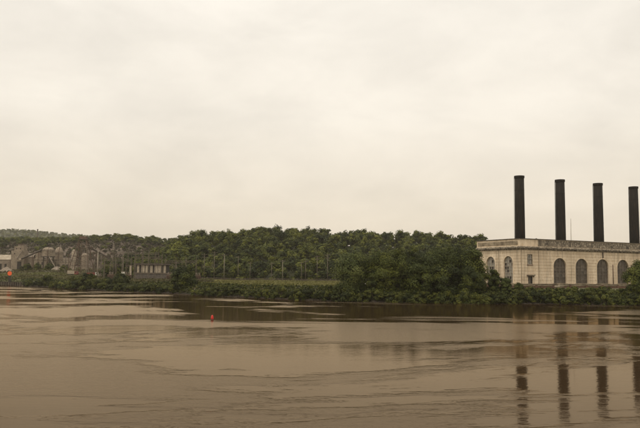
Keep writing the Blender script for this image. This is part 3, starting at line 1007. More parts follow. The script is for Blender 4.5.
MB().box(-10.3, 10.3, -.3, 6.3, 3.0, 3.3).build('roof', M['roof_grey'], ob)
for x in (-8, -4, 1, 5): MB().box(x, x + 1.6, -.05, -.01, .8, 2.3).build('window', M['glass_dull'], ob)

# ------------------------------------------------------------------ riverside trees
def spot(px, d):
    """a point d metres inland of the shore, in line with photo column px"""
    lo, hi = 150.0, 900.0
    for _ in range(40):
        D = (lo + hi) / 2
        if D - float(shore(WX(px, D))) < d: lo = D
        else: hi = D
    x = WX(px, D)
    return x, D, float(G(x, D))


TREES = [  # px, top py, width px, metres inland, material, label
    (352, 249.5, 44, 9, 'leaf_pale', 'pale green leafy tree, leftmost of the riverside clump'),
    (384, 247.0, 34, 11, 'leaf_mid', 'full green tree between the pale tree and the dark clump'),
    (408, 244.5, 36, 12, 'leaf', 'broad dark tree in the riverside clump, right of the small brick outbuilding'),
    (433, 243.5, 40, 13, 'leaf_mid', 'tallest dark tree in the middle of the riverside clump'),
    (457, 244.5, 36, 12, 'leaf', 'dark tree in the riverside clump, second from the power station'),
    (474, 247.5, 27, 11, 'leaf_mid', 'dark tree overlapping the left end of the power station'),
    (375, 268.0, 18, 6, 'leaf', 'low dark tree just right of the white trailer'),
    (421, 262.0, 30, 6, 'leaf_mid', 'shorter green tree at the front of the dark clump'),
    (448, 264.0, 30, 5, 'leaf', 'shorter dark tree at the water edge in the middle of the clump'),
    (470, 266.0, 28, 5, 'leaf', 'shorter dark tree at the right front of the clump'),
    (494, 269.5, 12, 9, 'leaf', 'small slender tree in front of the left arched windows'),
    (505, 276.5, 11, 8, 'leaf_pale', 'tiny sapling just right of the small slender tree'),
    (638, 259.0, 25, 8, 'leaf_mid', 'green tree at the right edge beside the last arched window'),
    (185, 264.5, 29, 7, 'leaf', 'round solitary bushy tree on the bank below the pylon yard'),
    (87, 273.0, 15, 5, 'leaf_bush', 'round dark bush tree on the bank below the lattice tower'),
    (121, 272.5, 17, 6, 'leaf_bush', 'dark ragged tree on the bank beside the white cabinet'),
    (107, 277.0, 12, 6, 'leaf_bush', 'small dark tree between two taller bank trees at the left'),
]
for k, (px, top, wpx, d, mat, lab) in enumerate(TREES):
    x, D, z = spot(px, d)
    h = W(px, top, D).z - z
    w = wpx * D / FPX
    near = h > 9
    lf = 0.32 if D < 260 else 0.42
    me = tree_meshes(300 + k, h, w, M[mat], lf, 92 if near else 44, 260 if near else 190, base=0.0)
    place_tree('riverside_tree', (x, D, z), me, lab, 'trees along the river bank', R_.uniform(0, 6.28))

# ------------------------------------------------------------------ bushes along the water's edge
bush_me = []
for k in range(7):
    gg = np.random.default_rng(500 + k)
    V, Q, T = crown(gg, 2.5, 2.2, 1.7, 24, 95, 0.28, skirt=True)
    V[:, 2] += 1.45
    st = MB()
    for j in range(5):
        a = j * 1.3
        st.tube([(0, 0, -.5), (math.cos(a) * .6, math.sin(a) * .6, 1.0), (math.cos(a) * 1.3, math.sin(a) * 1.2, 2.2)], [.07, .05, .02], 5)
    bush_me.append((np_mesh('foliage', V, Q, M['leaf_shrub' if k in (1, 4, 6) else 'leaf_bush'], T), st.mesh('stems', M['bark'])))


def bush(px, d, s, label, group, hs=1.0):
    x, D, z = spot(px, d)
    e = empty('riverside_bush', (x, D, z - 0.15), R_.uniform(0, 6.28), label, 'bush', group)
    e.scale = (s * R_.uniform(0.85, 1.25), s * R_.uniform(0.85, 1.2), s * hs * R_.uniform(0.65, 1.3))
    m_ = bush_me[R_.choice((1, 4, 6, 2))] if d > 4 else R_.choice(bush_me)
    link('foliage', m_[0], e); link('stems', m_[1], e)


def bush_row(p0, p1, step, d0, d1, s0, s1, label, group, hs=1.0):
    px = p0
    while px < p1:
        bush(px, R_.uniform(d0, d1), R_.uniform(s0, s1), label + ' ' + min(MARKS, key=lambda m_: abs(m_[0] - px))[1], group, hs)
        px += step * R_.uniform(0.6, 1.4)


MARKS = [(30, 'below the gabled shed'), (37, 'below the stair tower'), (47, 'below the raised domed tank'), (58, 'below the domed silo'), (66, 'below the weigh house'),
         (73, 'below the white truck'), (80, 'below the lattice tower'), (87, 'under the round bush tree'), (97, 'below the thick pale pole'), (107, 'under the small dark tree'),
         (115, 'left of the ragged tree'), (122, 'below the white cabinet'), (130, 'right of the ragged tree'), (138, 'below the left panels'), (147, 'below the middle panels'), (157, 'below the right panels'),
         (168, 'left of the round solitary tree'), (178, 'touching the round solitary tree'), (198, 'right of the round solitary tree'), (204, 'below the leftmost field pole'), (214, 'below the second field pole'), (224, 'below the palest pole'),
         (238, 'below the thin dim pole'), (250, 'below the short pole'), (261, 'below the gap in the poles'), (271, 'below the close pair of poles'), (283, 'just right of the close pair of poles'), (293, 'left of the trio of poles'),
         (303, 'below the trio of poles'), (317, 'below the tall thin pole'), (327, 'below the last pole'), (338, 'left of the pale tree'), (352, 'under the pale tree'), (366, 'below the white trailer'),
         (384, 'under the second riverside tree'), (396, 'below the brick outbuilding'), (408, 'under the broad dark tree'), (421, 'under the shorter green tree'), (433, 'under the tallest dark tree'), (446, 'below the low outbuilding'), (457, 'under the second tree from the station'),
         (470, 'at the right of the clump'), (484, 'below the end of the station'), (494, 'below the slender tree'), (508, 'below the side arched window'), (520, 'below the first smokestack'), (530, 'below the small door'),
         (544, 'left of the first front arch'), (560, 'below the second smokestack'), (571, 'between first and second front arches'), (581, 'below the thin mast'), (592, 'right of the thin mast'), (602, 'below the third front arch'),
         (613, 'below the wall pipe'), (623, 'left of the right edge tree'), (634, 'under the right edge tree'), (646, 'at the right picture edge')]
bush_row(27, 100, 5.2, -0.3, 3, 1.0, 1.5, 'dark bush on the far left bank', 'bushes below the gravel works')
bush_row(100, 178, 5.0, -0.3, 3, 0.8, 1.25, 'dark bush on the left bank', 'bushes below the substation')
bush_row(196, 338, 6.5, -0.2, 2.5, 0.45, 1.05, 'low dark bush at the water edge', 'bushes in front of the field')
bush_row(338, 490, 6.0, -0.6, 2, 0.8, 1.2, 'dark waterside bush', 'bushes under the riverside trees')
bush_row(488, 650, 6.0, -0.6, 2, 0.75, 1.1, 'dark bush at the water edge', 'bushes at the water below the power station')
bush_row(498, 650, 7.0, 6, 11, 0.6, 0.95, 'bush against the brick retaining wall', 'bushes along the retaining wall', 0.85)

# scrub and grass covering the bank slope
n = 26000
pxs = g.uniform(-60, 720, n)
Dm = np.interp(pxs, [-60, 0, 100, 200, 330, 500, 640, 720], [520, 430, 320, 266, 217, 211, 211, 212])
xx = (pxs - 320) / FPX * Dm
dd = g.uniform(0.1, 1, n) ** 1.4 * 15
yy = shore(xx) + dd
P = np.stack([xx, yy, G(xx, yy) + g.uniform(0.0, 0.7, n)], 1)
V, Q = leaves(P, g.normal(size=(n, 3)) + np.array([0, -.4, .6]), 0.5, g, 1.9)
T = np.repeat(np.clip(0.45 + g.normal(size=n) * 0.2, 0, 1), 4)
tag(link('bank_scrub', np_mesh('bank_scrub', V, Q, M['leaf_bush'], T)), 'low green scrub and weeds covering the river bank', 'scrub', kind='stuff')
rk = []
for k in range(5):
    gg = np.random.default_rng(700 + k)
    q = np.array([[x_, y_, z_] for x_ in (-1, 1) for y_ in (-1, 1) for z_ in (-1, 1)], float) * gg.uniform(.6, 1.1, (8, 3))
    rk.append(q[[0, 1, 3, 2, 4, 6, 7, 5, 0, 4, 5, 1, 2, 3, 7, 6, 0, 2, 6, 4, 1, 5, 7, 3]])
n = 700
pxs = np.concatenate([g.uniform(190, 660, n - 150), g.uniform(20, 190, 150)])
Dm = np.interp(pxs, [-60, 0, 100, 200, 330, 500, 640, 720], [520, 430, 320, 266, 217, 211, 211, 212])
xx = (pxs - 320) / FPX * Dm
yy = shore(xx) + g.normal(size=n) * 0.5 - 0.25
P = np.stack([xx, yy, np.maximum(G(xx, yy), -0.15)], 1)
sc = g.uniform(0.10, 0.42, n)
V, Q, T = stamp(P, np.stack([sc * g.uniform(.9, 1.8, n), sc, sc * .7], 1), g.uniform(0, 6.28, n), [(q, np.zeros(len(q))) for q in rk], g.integers(0, 5, n))
tag(link('shore_stones', np_mesh('shore_stones', V, Q, M['rock'])), 'dark stones scattered along the waterline of the far bank', 'stones', kind='stuff')
n = 24000
pxs = g.uniform(150, 345, n)
Dm = g.uniform(240, 425, n)
xx = (pxs - 320) / FPX * Dm
ok = Dm - shore(xx) > 6
xx, yy = xx[ok], Dm[ok]
cl = vnoise(xx, yy, 0.05, 4.0)
P = np.stack([xx, yy, G(xx, yy) + g.uniform(0, 0.25, len(xx))], 1)
V, Q = leaves(P, g.normal(size=(len(P), 3)) + np.array([0, 0, .8]), 0.6, g, 1.8)
T = np.repeat(np.clip(0.5 + cl * 0.7 + g.normal(size=len(P)) * 0.12, 0, 1), 4)
tag(link('field_grass', np_mesh('field_grass', V, Q, M['leaf_grass'], T)), 'rough yellow green grass on the field below the wooded hill', 'grass', kind='stuff')

n = 30000
pxs = g.uniform(-40, 215, n)
Dm = g.uniform(300, 660, n)
xx = (pxs - 320) / FPX * Dm
ok = Dm - shore(xx) > 9
xx, yy = xx[ok], Dm[ok]
cl = vnoise(xx, yy, 0.035, 9.0)
P = np.stack([xx, yy, G(xx, yy) + g.uniform(0, 0.5, len(xx))], 1)
V, Q = leaves(P, g.normal(size=(len(P), 3)) + np.array([0, 0, .5]), 0.9, g, 1.8)
T = np.repeat(np.clip(0.5 + cl * 0.9 + g.normal(size=len(P)) * 0.15, 0, 1), 4)
tag(link('rough_grass', np_mesh('rough_grass', V, Q, M['leaf_rough'], T)), 'brownish rough grass around the gravel works and substation', 'grass', kind='stuff')

# ------------------------------------------------------------------ poles, fence, substation
def utility_pole(px, top, D, label, group='poles in front of the wooded hill', arms=1, r=0.14, mat='wood_pole', lean=0.0):
    x = WX(px, D)
    z = float(G(x, D))
    h = W(px, top, D).z - z
    e = empty('utility_pole', (x, D, z), R_.uniform(-0.5, 0.5), label, 'pole', group)
    e.rotation_euler.y = lean
    MB().tube([(0, 0, -.8), (0, 0, h)], [r * 1.2, r * 0.8], 8).build('pole', M[mat], e, True)
    for k in range(arms):
        zz = h - .6 - 1.4 * k
        a = MB().box(-1.5, 1.5, -.1 - r, -r + .02, zz - .1, zz + .1).build('crossarm', M['wood_dark'], e)
        for xx in (-1.35, -.5, .5, 1.35):
            MB().tube([(xx, -.04 - r, zz + .1), (xx, -.04 - r, zz + .38)], .07, 6).build('insulator', M['dark_opening'], a)
    return e


poles = [
    (204, 253.5, 380, 'wooden pole standing nearest the round solitary bush tree', 2), (214, 251.5, 372, 'wooden pole between the leftmost field pole and the palest pole', 2),
    (224, 254.0, 360, 'pale wooden pole, lightest of the row before the wooded hill', 1), (238, 256.0, 395, 'thin dim pole just right of the palest pole', 1),
    (250, 262.0, 400, 'short pole in the wide gap of the pole row', 1),
    (271.5, 262.5, 385, 'left pole of the close pair in mid field', 1), (282.5, 260.0, 378, 'right and paler pole of the close pair in mid field', 1),
    (301.5, 262.0, 380, 'left dark pole of the trio near the pale leafy tree', 1), (305.5, 260.5, 392, 'middle pole of the trio near the pale leafy tree', 1),
    (317, 255.5, 365, 'tall thin pole left of the last pole before the pale leafy tree', 2), (327.5, 254.0, 360, 'tall pole nearest the pale leafy tree', 2)]
pl = []
for px, top, D, lab, arms in poles:
    pl.append(utility_pole(px, top, D, lab, arms=arms, mat='pale_pole' if px in (224, 282.5) else 'wood_pole'))

# long post and rail fence along the far side of the field
fx0, fx1, FD = WX(188, 405), WX(345, 405), 405.0
fe = empty('rail_fence', (fx0, FD, 0), 0, 'long low brown rail fence along the foot of the wooded hill', 'fence')
n = 34
post = MB().box(-.11, .11, -.11, .11, -.4, 1.45).mesh('post', M['wood_dark'])
for k in range(n):
    x = (fx1 - fx0) * k / (n - 1)
    link('post', post, fe, (x, 0, float(G(fx0 + x, FD))))
for zz in (.55, 1.2):
    for k in range(n - 1):
        xa, xb = (fx1 - fx0) * k / (n - 1), (fx1 - fx0) * (k + 1) / (n - 1)
        MB().bar((xa, -.16, float(G(fx0 + xa, FD)) + zz), (xb, -.16, float(G(fx0 + xb, FD)) + zz), .16).build('rail', M['wood_dark'], fe)

# steel gantries of the substation
def gantry(pxa, pxb, top, D, label, ncol):
    xa, xb = WX(pxa, D), WX(pxb, D)
    z = float(G((xa + xb) / 2, D))
    h = W(pxa, top, D).z - z
    e = empty('substation_gantry', ((xa + xb) / 2, D, z), 0, label, 'gantry', 'steel gantries of the substation')
    L_ = xb - xa
    for k in range(ncol):
        x = -L_ / 2 + L_ * k / (ncol - 1)
        mb = MB()
        for sx in (-.35, .35): mb.bar((x + sx, 0, -.5), (x + sx * .6, 0, h), .16)
        for j in range(int(h / 1.6)):
            mb.bar((x - .34, 0, j * 1.6), (x + .34, 0, j * 1.6 + 1.6), .08)
        mb.bar((x, 0, h), (x, 0, h + 2.2), .10)
        mb.build('column', M['wood_dark' if k % 2 else 'wood_pole'], e)
    mb = MB()
    zt = h - 2.2
    for dz in (0, .9): mb.bar((-L_ / 2, -.05, zt + dz), (L_ / 2, -.05, zt + dz), .16)
    for j in range(int(L_ / 1.2)):
        mb.bar((-L_ / 2 + j * 1.2, -.05, zt + (j % 2) * .9), (-L_ / 2 + j * 1.2 + 1.2, -.05, zt + ((j + 1) % 2) * .9), .08)
    mb.build('beam', M['wood_dark'], e)
    mb = MB()
    for j in range(int(L_ / 2.2)):
        x = -L_ / 2 + 1.1 + j * 2.2
        mb.tube([(x, -.05, zt), (x, -.05, zt - .5), (x, -.05, zt - 1.2)], [.10, .16, .08], 6)
    mb.build('insulators', M['dark_opening'], e)
    return e


gantry(134.8, 161.5, 254.5, 372, 'long steel gantry standing before the pale panelled substation building', 5)
gantry(104, 131, 257, 392, 'steel gantry left of the pale panelled substation building', 4)
gantry(165, 196, 258.5, 402, 'steel gantry behind the round solitary bush tree', 4)
gantry(112, 158, 250.5, 430, 'tallest steel gantry at the back of the substation', 4)
gantry(58, 72, 258, 500, 'low steel frame left of the lattice tower', 3)
gantry(88, 108, 255.5, 470, 'steel frame just behind the thick pale pole', 4)
gantry(98, 122, 262, 420, 'low steel frame between the pale pole and the white cabinet', 5)
gantry(126, 150, 263, 400, 'low steel frame behind the left panels of the substation building', 4)
gantry(172, 212, 264, 430, 'low steel frame behind the first field poles', 5)
utility_pole(123, 257, 350, 'slim pole above the white cabinet in the substation', 'poles of the substation', 1, 0.12)
utility_pole(176, 262, 350, 'slim pole just left of the round solitary bush tree', 'poles of the substation', 1, 0.12)
utility_pole(115, 254, 410, 'dim pole at the back left of the substation', 'poles of the substation', 2, 0.13)

p = W(151, 281, 384)
zb = float(G(p.x, p.y))
cb = empty('substation_building', (p.x, p.y, zb), 0.0, 'low substation building with a row of pale upper panels', 'building')
k_ = 384 / FPX
def lx(px): return (px - 151) * k_
ztop, zmid = W(151, 265, 384).z - zb, W(151, 273.2, 384).z - zb
MB().box(lx(135), lx(167), 0, 7, -.6, zmid).build('base_wall', M['slate'], cb)
MB().box(lx(135.5), lx(166.5), .35, 6.6, zmid, ztop).build('upper_wall', M['dark_opening'], cb)
MB().box(lx(134.3), lx(167.7), -.4, 7.4, ztop, ztop + .9).build('roof', M['steel_dark'], cb)
MB().box(lx(134.6), lx(167.4), -.25, .33, zmid - .12, zmid + .14).build('ledge', M['dust'], cb)
for a, b in ((136.6, 138.8), (141, 144.2), (145, 147.6), (149.6, 152.2), (154, 157), (157.4, 160.4), (163, 165.4)):
    MB().box(lx(a), lx(b), .18, .348, zmid + .3, ztop - .15).build('panel', M['dust_pale'], cb)
MB().box(lx(129.2), lx(131), 0, 1.0, -.3, 7.6).build('side_panel', M['dust_pale'], cb)

# white cabinet and the transformers in the yard
x, D, z = spot(123, 16)
wc = empty('electrical_cabinet', (x, D, z), 0.1, 'small white electrical cabinet on posts above the bank', 'cabinet')
h0 = W(123, 276.2, D).z - z
MB().box(-.75, .75, -.4, .4, h0, h0 + 2.0).build('cabinet', M['white_paint'], wc)
MB().box(-.9, .9, -.5, .5, h0 + 2.0, h0 + 2.15).build('lid', M['dust_pale'], wc)
for sx in (-.55, .55): MB().box(sx - .08, sx + .08, -.1, .1, -.4, h0).build('post', M['rust'], wc)
MB().box(-.5, .5, -.44, -.402, h0 + .2, h0 + .75).build('warning_plate', M['red_paint'], wc)
for px, D, lab in ((111, 375, 'leftmost rusty transformer in the substation yard'), (128, 366, 'rusty transformer beside the left end of the panelled building'),
                   (170, 372, 'rusty transformer beside the right end of the panelled building'), (198, 384, 'rusty transformer right of the round solitary bush tree')):
    x = WX(px, D); z = float(G(x, D))
    t_ = empty('transformer', (x, D, z), R_.uniform(-.2, .2), lab, 'transformer', 'transformers in the substation yard')
    MB().box(-1.6, 1.6, -1, 1, .2, 2.9).build('tank', M['rust'], t_)
    for sx in (-1.25, -.75, -.25, .25, .75, 1.25): MB().box(sx - .08, sx + .08, -1.5, -1.01, .6, 2.6).build('cooling_fin', M['rust'], t_)
    for sx in (-.9, 0, .9): MB().lathe([(.18, 2.9), (.24, 3.2), (.14, 3.4), (.24, 3.6), (.12, 4.3)], 8, (sx, 0)).build('bushing', M['dust'], t_)
    MB().box(-1.8, 1.8, -1.6, 1.2, -.4, .2).build('pad', M['dust_dark'], t_)

# ------------------------------------------------------------------ gravel works on the far left
DW = 590.0
KW = DW / FPX


def works(px, name, label, cat, D=DW, rz=0.0, group=None):
    x = WX(px, D)
    return empty(name, (x, D, float(G(x, D))), rz, label, cat, group)


def zpx(e, px, py):
    p = W(px, py, e.location.y)
    return p.z - e.location.z


# stepped batching tower
e = works(16.5, 'batching_tower', 'stepped dusty concrete tower of the gravel works', 'tower')
z1, z2, z3 = zpx(e, 16, 250.5), zpx(e, 16, 246.3), zpx(e, 16, 243.4)
MB().box(-6.3 * KW, 6.3 * KW, 0, 9, -1, z1).build('lower_block', M['dust'], e)
MB().box(-3.6 * KW, 5.6 * KW, .5, 8, z1, z2).build('upper_block', M['dust'], e)
MB().box(-.6 * KW, 5.0 * KW, 1.5, 7, z2, z3 - .4).build('head_house', M['dust_dark'], e)
MB().box(-1.0 * KW, 5.4 * KW, 1.0, 7.5, z3 - .4, z3).build('roof', M['steel_dark'], e)
MB().box(0.2 * KW, 4.2 * KW, -.3, -.01, -.5, zpx(e, 16, 261.5)).build('bay_opening', M['dark_opening'], e)
for px, py in ((14.5, 248), (18.5, 248), (13, 253), (19, 253.5)):
    MB().box((px - 16.5) * KW, (px - 15.4) * KW, -.04 if py > 250.5 else .44, -.01 if py > 250.5 else .49, zpx(e, 16, py + 1.3), zpx(e, 16, py)).build('window', M['dark_opening'], e)
MB().bar((5.5 * KW, -1, z1), (1 * KW, -3, zpx(e, 16, 259)), 1.0).build('chute', M['dust_dark'], e)
MB().box(3 * KW, 5 * KW, -2.5, -.4, zpx(e, 20, 260), zpx(e, 20, 258.4)).build('hopper', M['dust_pale'], e)
# low sheds
e = works(3, 'low_shed', 'low shed with a pale roof at the left picture edge', 'shed', 600)
h = zpx(e, 3, 259.5)
MB().box(-14 * KW, 6.5 * KW, 0, 14, -1, h).build('wall', M['dust_dark'], e)
MB().gable(-14 * KW, 6.5 * KW, 0, 14, h + .05, zpx(e, 3, 254.6) - h).build('roof', M['dust_pale'], e)
for px in (-5, -1, 4): MB().box((px - 3) * KW, (px - .8) * KW, -.1, -.01, -.5, h * .6).build('door', M['dark_opening'], e)
e = works(28, 'gabled_shed', 'small gabled shed between the stepped tower and the domed tanks', 'shed', 596)
h = zpx(e, 28, 257)
MB().box(-3.6 * KW, 4.2 * KW, 0, 10, -1, h).build('wall', M['dust'], e)
MB().gable(-3.6 * KW, 4.2 * KW, 0, 10, h + .05, zpx(e, 28, 253) - h).build('roof', M['roof_grey'], e)
MB().box(-1.0 * KW, 1.2 * KW, -.1, -.01, -.5, h * .5).build('door', M['dark_opening'], e)
e = works(43.5, 'crusher_house', 'long dusty beige building beneath the domed tanks', 'building', 592)
h = zpx(e, 43, 259.5)
MB().box(-10.5 * KW, 11 * KW, 0, 12, -1, h).build('wall', M['dust'], e)
MB().box(-10.8 * KW, 11.3 * KW, -.4, 12.4, h, h + .5).build('roof', M['dust_pale'], e)
MB().box(-9.8 * KW, -6.2 * KW, 2, 9, h + .5, zpx(e, 36, 252.6)).build('stair_tower', M['dust'], e)
MB().box(-10.0 * KW, -6.0 * KW, 1.8, 9.2, zpx(e, 36, 252.6), zpx(e, 36, 252.0)).build('stair_roof', M['rust'], e)
for px in (37, 41, 46, 51): MB().box((px - 43.5) * KW, (px - 41.8) * KW, -.05, -.01, h * .35, h * .7).build('window', M['dark_opening'], e)


def domed_tank(px, wpx, top, low, D, label, raised):
    e = works(px, 'domed_tank', label, 'tank', D, 0, 'domed tanks of the gravel works')
    r = wpx / 2 * D / FPX
    zt, zl = zpx(e, px, top), zpx(e, px, low)
    prof = [(r, zl), (r, zl + (zt - zl) * .62)] + [(r * math.cos(t), zl + (zt - zl) * (.62 + .38 * math.sin(t))) for t in (.35, .7, 1.05, 1.4)]
    MB().lathe(prof, 22).build('tank', M['dust'], e, False)
    if raised:
        MB().lathe([(r * 1.12, zl - .8), (r * 1.12, zl - .01)], 20).build('platform', M['steel_dark'], e)
        for k in range(5):
            a = k * 1.257 + .3
            MB().bar((math.cos(a) * r * .85, math.sin(a) * r * .85, -1), (math.cos(a) * r * .85, math.sin(a) * r * .85, zl - .8), .45).build('leg', M['steel_dark'], e)
        MB().bar((r * .6, -r * 1.1, zl - .6), (r * 1.75, -r * 1.3, .3), .7).build('chute', M['dust_dark'], e)
    MB().tube([(0, 0, zt - .4), (0, 0, zt + .9)], .3, 8).build('vent', M['steel_dark'], e)
    zr = zl + (zt - zl) * .62
    mb = MB()
    for k in range(14):
        a, a2 = k * 2 * math.pi / 14, (k + 1) * 2 * math.pi / 14
        p0, p1 = (math.cos(a) * r * 1.06, math.sin(a) * r * 1.06), (math.cos(a2) * r * 1.06, math.sin(a2) * r * 1.06)
        mb.bar((*p0, zr), (*p0, zr + 1.1), .1); mb.bar((*p0, zr + 1.1), (*p1, zr + 1.1), .1); mb.bar((*p0, zr), (*p1, zr), .16)
    mb.build('railing', M['steel_dark'], e)
    MB().tube([(r * .3, -r * 1.02, 0), (r * .3, -r * 1.02, zr), (r * .3, -r * .5, zt - .3)], .28, 6).build('feed_pipe', M['rust'], e)


domed_tank(47.3, 12.2, 247.2, 256.2, 586, 'wider domed tank raised on a dark steel platform', True)
domed_tank(58, 8.6, 247.0, 265, 598, 'narrower domed silo standing right of the raised tank', False)
e = works(63, 'weigh_house', 'low pale building right of the domed silo', 'building', 590)
h = zpx(e, 63, 262)
MB().box(-7.5 * KW, 7.5 * KW, 0, 9, -1, h).build('wall', M['dust'], e)
MB().box(-7.8 * KW, 7.8 * KW, -.3, 9.3, h, h + .45).build('roof', M['dust_pale'], e)
MB().box(-2 * KW, 5 * KW, 3, 8, h + .45, zpx(e, 63, 258)).build('upper_storey', M['roof_grey'], e)
for px in (57, 62, 66): MB().box((px - 63) * KW, (px - 60.8) * KW, -.05, -.01, .2, h * .6).build('door', M['dark_opening'], e)
e = works(73.3, 'aggregate_silo', 'tall pale silo at the left leg of the lattice tower', 'silo', 560)
r = 2.3 * 560 / FPX
MB().lathe([(r, -1), (r, zpx(e, 73, 251)), (r * .4, zpx(e, 73, 249.6))], 18).build('drum', M['dust_pale'], e)
for k in range(4): MB().lathe([(r + .02, 3 + 4 * k), (r + .14, 3 + 4 * k), (r + .14, 3.4 + 4 * k), (r + .02, 3.4 + 4 * k)], 18).build('hoop', M['dust_dark'], e)
e = works(84.5, 'aggregate_silo', 'wider pale silo seen between the legs of the lattice tower', 'silo', 575)
r = 3.6 * 575 / FPX
MB().lathe([(r, -1), (r, zpx(e, 84, 255)), (r * .4, zpx(e, 84, 253.2))], 20).build('drum', M['dust'], e)
for k in range(3): MB().lathe([(r + .02, 3 + 4 * k), (r + .14, 3 + 4 * k), (r + .14, 3.4 + 4 * k), (r + .02, 3.4 + 4 * k)], 20).build('hoop', M['dust_dark'], e)

x0_, x1_ = WX(22, 585), WX(42, 585)
cv = empty('conveyor', ((x0_ + x1_) / 2, 585, float(G(x0_, 585))), 0, 'dark inclined conveyor between the stepped tower and the raised tank', 'conveyor')
zb_ = cv.location.z
a, b = Vector((x0_ - cv.location.x, -3, W(22, 259, 585).z - zb_)), Vector((x1_ - cv.location.x, -3, W(42, 250, 585).z - zb_))
MB().bar(a, b, 1.1).build('belt_housing', M['steel_dark'], cv)
for t in (.2, .55, .85):
    p = a.lerp(b, t)
    MB().bar((p.x - .8, p.y, -1), p, .25).bar((p.x + .8, p.y, -1), p, .25).build('trestle', M['rust'], cv)

# lattice tower with a sloping conveyor
D = 505.0
x = WX(82, D); z = float(G(x, D))
lt = empty('lattice_tower', (x, D, z), 0, 'tall rusty lattice steel tower of the gravel works with splayed legs', 'tower')
K = D / FPX
zt = W(82, 239.5, D).z - z
top = 3.4 * K
legs = [(-12.5 * K, -6), (9.5 * K, -6), (9.5 * K, 7), (-12.5 * K, 7)]
tops = [(-top, -1.6), (top, -1.6), (top, 1.6), (-top, 1.6)]
for (a, b), (c, d_) in zip(legs, tops):
    MB().bar((a, b, -1), (c, d_, zt), .42).build('leg', M['rust'], lt)
lv = 4
for j in range(4):
    (a, b), (c, d_) = legs[j], tops[j]
    (a2, b2), (c2, d2) = legs[(j + 1) % 4], tops[(j + 1) % 4]
    mb = MB()
    for k in range(lv):
        t, t2 = k / lv, (k + 1) / lv
        p0 = Vector((a + (c - a) * t, b + (d_ - b) * t, zt * t)); p1 = Vector((a2 + (c2 - a2) * t2, b2 + (d2 - b2) * t2, zt * t2))
        q0 = Vector((a2 + (c2 - a2) * t, b2 + (d2 - b2) * t, zt * t)); q1 = Vector((a + (c - a) * t2, b + (d_ - b) * t2, zt * t2))
        mb.bar(p0, p1, .10); mb.bar(q0, q1, .10); mb.bar(q1, p1, .13)
    mb.build('bracing', M['rust'], lt)
MB().box(-top - .8, top + .8, -2.4, 2.4, zt, zt + .3).build('platform', M['steel_dark'], lt)
MB().box(-top, top, -1.8, 1.8, zt + .3, zt + 2.2).build('drive_house', M['rust'], lt)
co = empty('conveyor', (x, D, z), 0, 'dark sloping conveyor running down right from the lattice tower', 'conveyor')
a = Vector((top, 1, W(87, 246, D).z - z)); b = Vector((30 * K, 14, W(112, 263, D).z - z))
MB().bar(a, b, 1.3).build('belt_housing', M['steel_dark'], co)
for t in (.3, .6, .95):
    p = a.lerp(b, t)
    mb = MB().bar((p.x - 1, p.y, -1.5), (p.x, p.y, p.z), .25).bar((p.x + 1, p.y, -1.5), (p.x, p.y, p.z), .25)
    mb.build('trestle', M['rust'], co)
for px, tp, lab, mt in ((77.5, 243, 'slim rusty mast left inside the lattice tower', 'rust'), (80.5, 241, 'slim rusty mast in the middle of the lattice tower', 'rust'), (86, 246, 'pale slim mast right of the lattice tower middle', 'pale_pole'),
                        (93, 252, 'short rusty mast between the lattice tower and the pale pole', 'rust'), (68, 254, 'rusty mast left of the lattice tower', 'rust'), (90, 247, 'rusty mast right of the lattice tower', 'rust'), (104, 256, 'short rusty mast right of the thick pale pole', 'rust'), (110, 252, 'taller rusty mast at the end of the conveyor', 'rust'), (118, 258, 'rusty mast left of the white cabinet', 'rust'),
                        (33, 252.5, 'dark rusty mast standing before the beige crusher building', 'rust')):
    D2 = 470 if px > 50 else 520
    x = WX(px, D2); z = float(G(x, D2)); h = W(px, tp, D2).z - z
    e = empty('mast', (x, D2, z), 0, lab, 'mast', 'masts around the gravel works')
    mb = MB()
    for q in ((-.3, -.2), (.3, -.2), (0, .3)): mb.bar((*q, -.8), (q[0] * .5, q[1] * .5, h), .10)
    mb.build('chords', M[mt], e)
    mb = MB()
    for k in range(int(h / 1.2)):
        s_ = 1 - .5 * k * 1.2 / h
        mb.bar((-.3 * s_, -.2 * s_, k * 1.2), (.3 * s_, -.2 * s_, k * 1.2 + 1.2), .05)
    mb.build('lacing', M[mt], e)
    MB().box(-1.3, 1.3, -.1, .1, h - .4, h - .2).build('crossarm', M[mt], e)
utility_pole(97.2, 251, 400, 'thick pale pole standing alone right of the lattice tower', 'poles of the gravel works', 1, 0.36, 'pale_pole')
utility_pole(100.5, 254, 420, 'thin pole close to the thick pale pole', 'poles of the gravel works', 1, 0.13)
utility_pole(26, 241, 640, 'thin pole rising above the roofs by the stepped tower', 'poles of the gravel works', 1, 0.16)


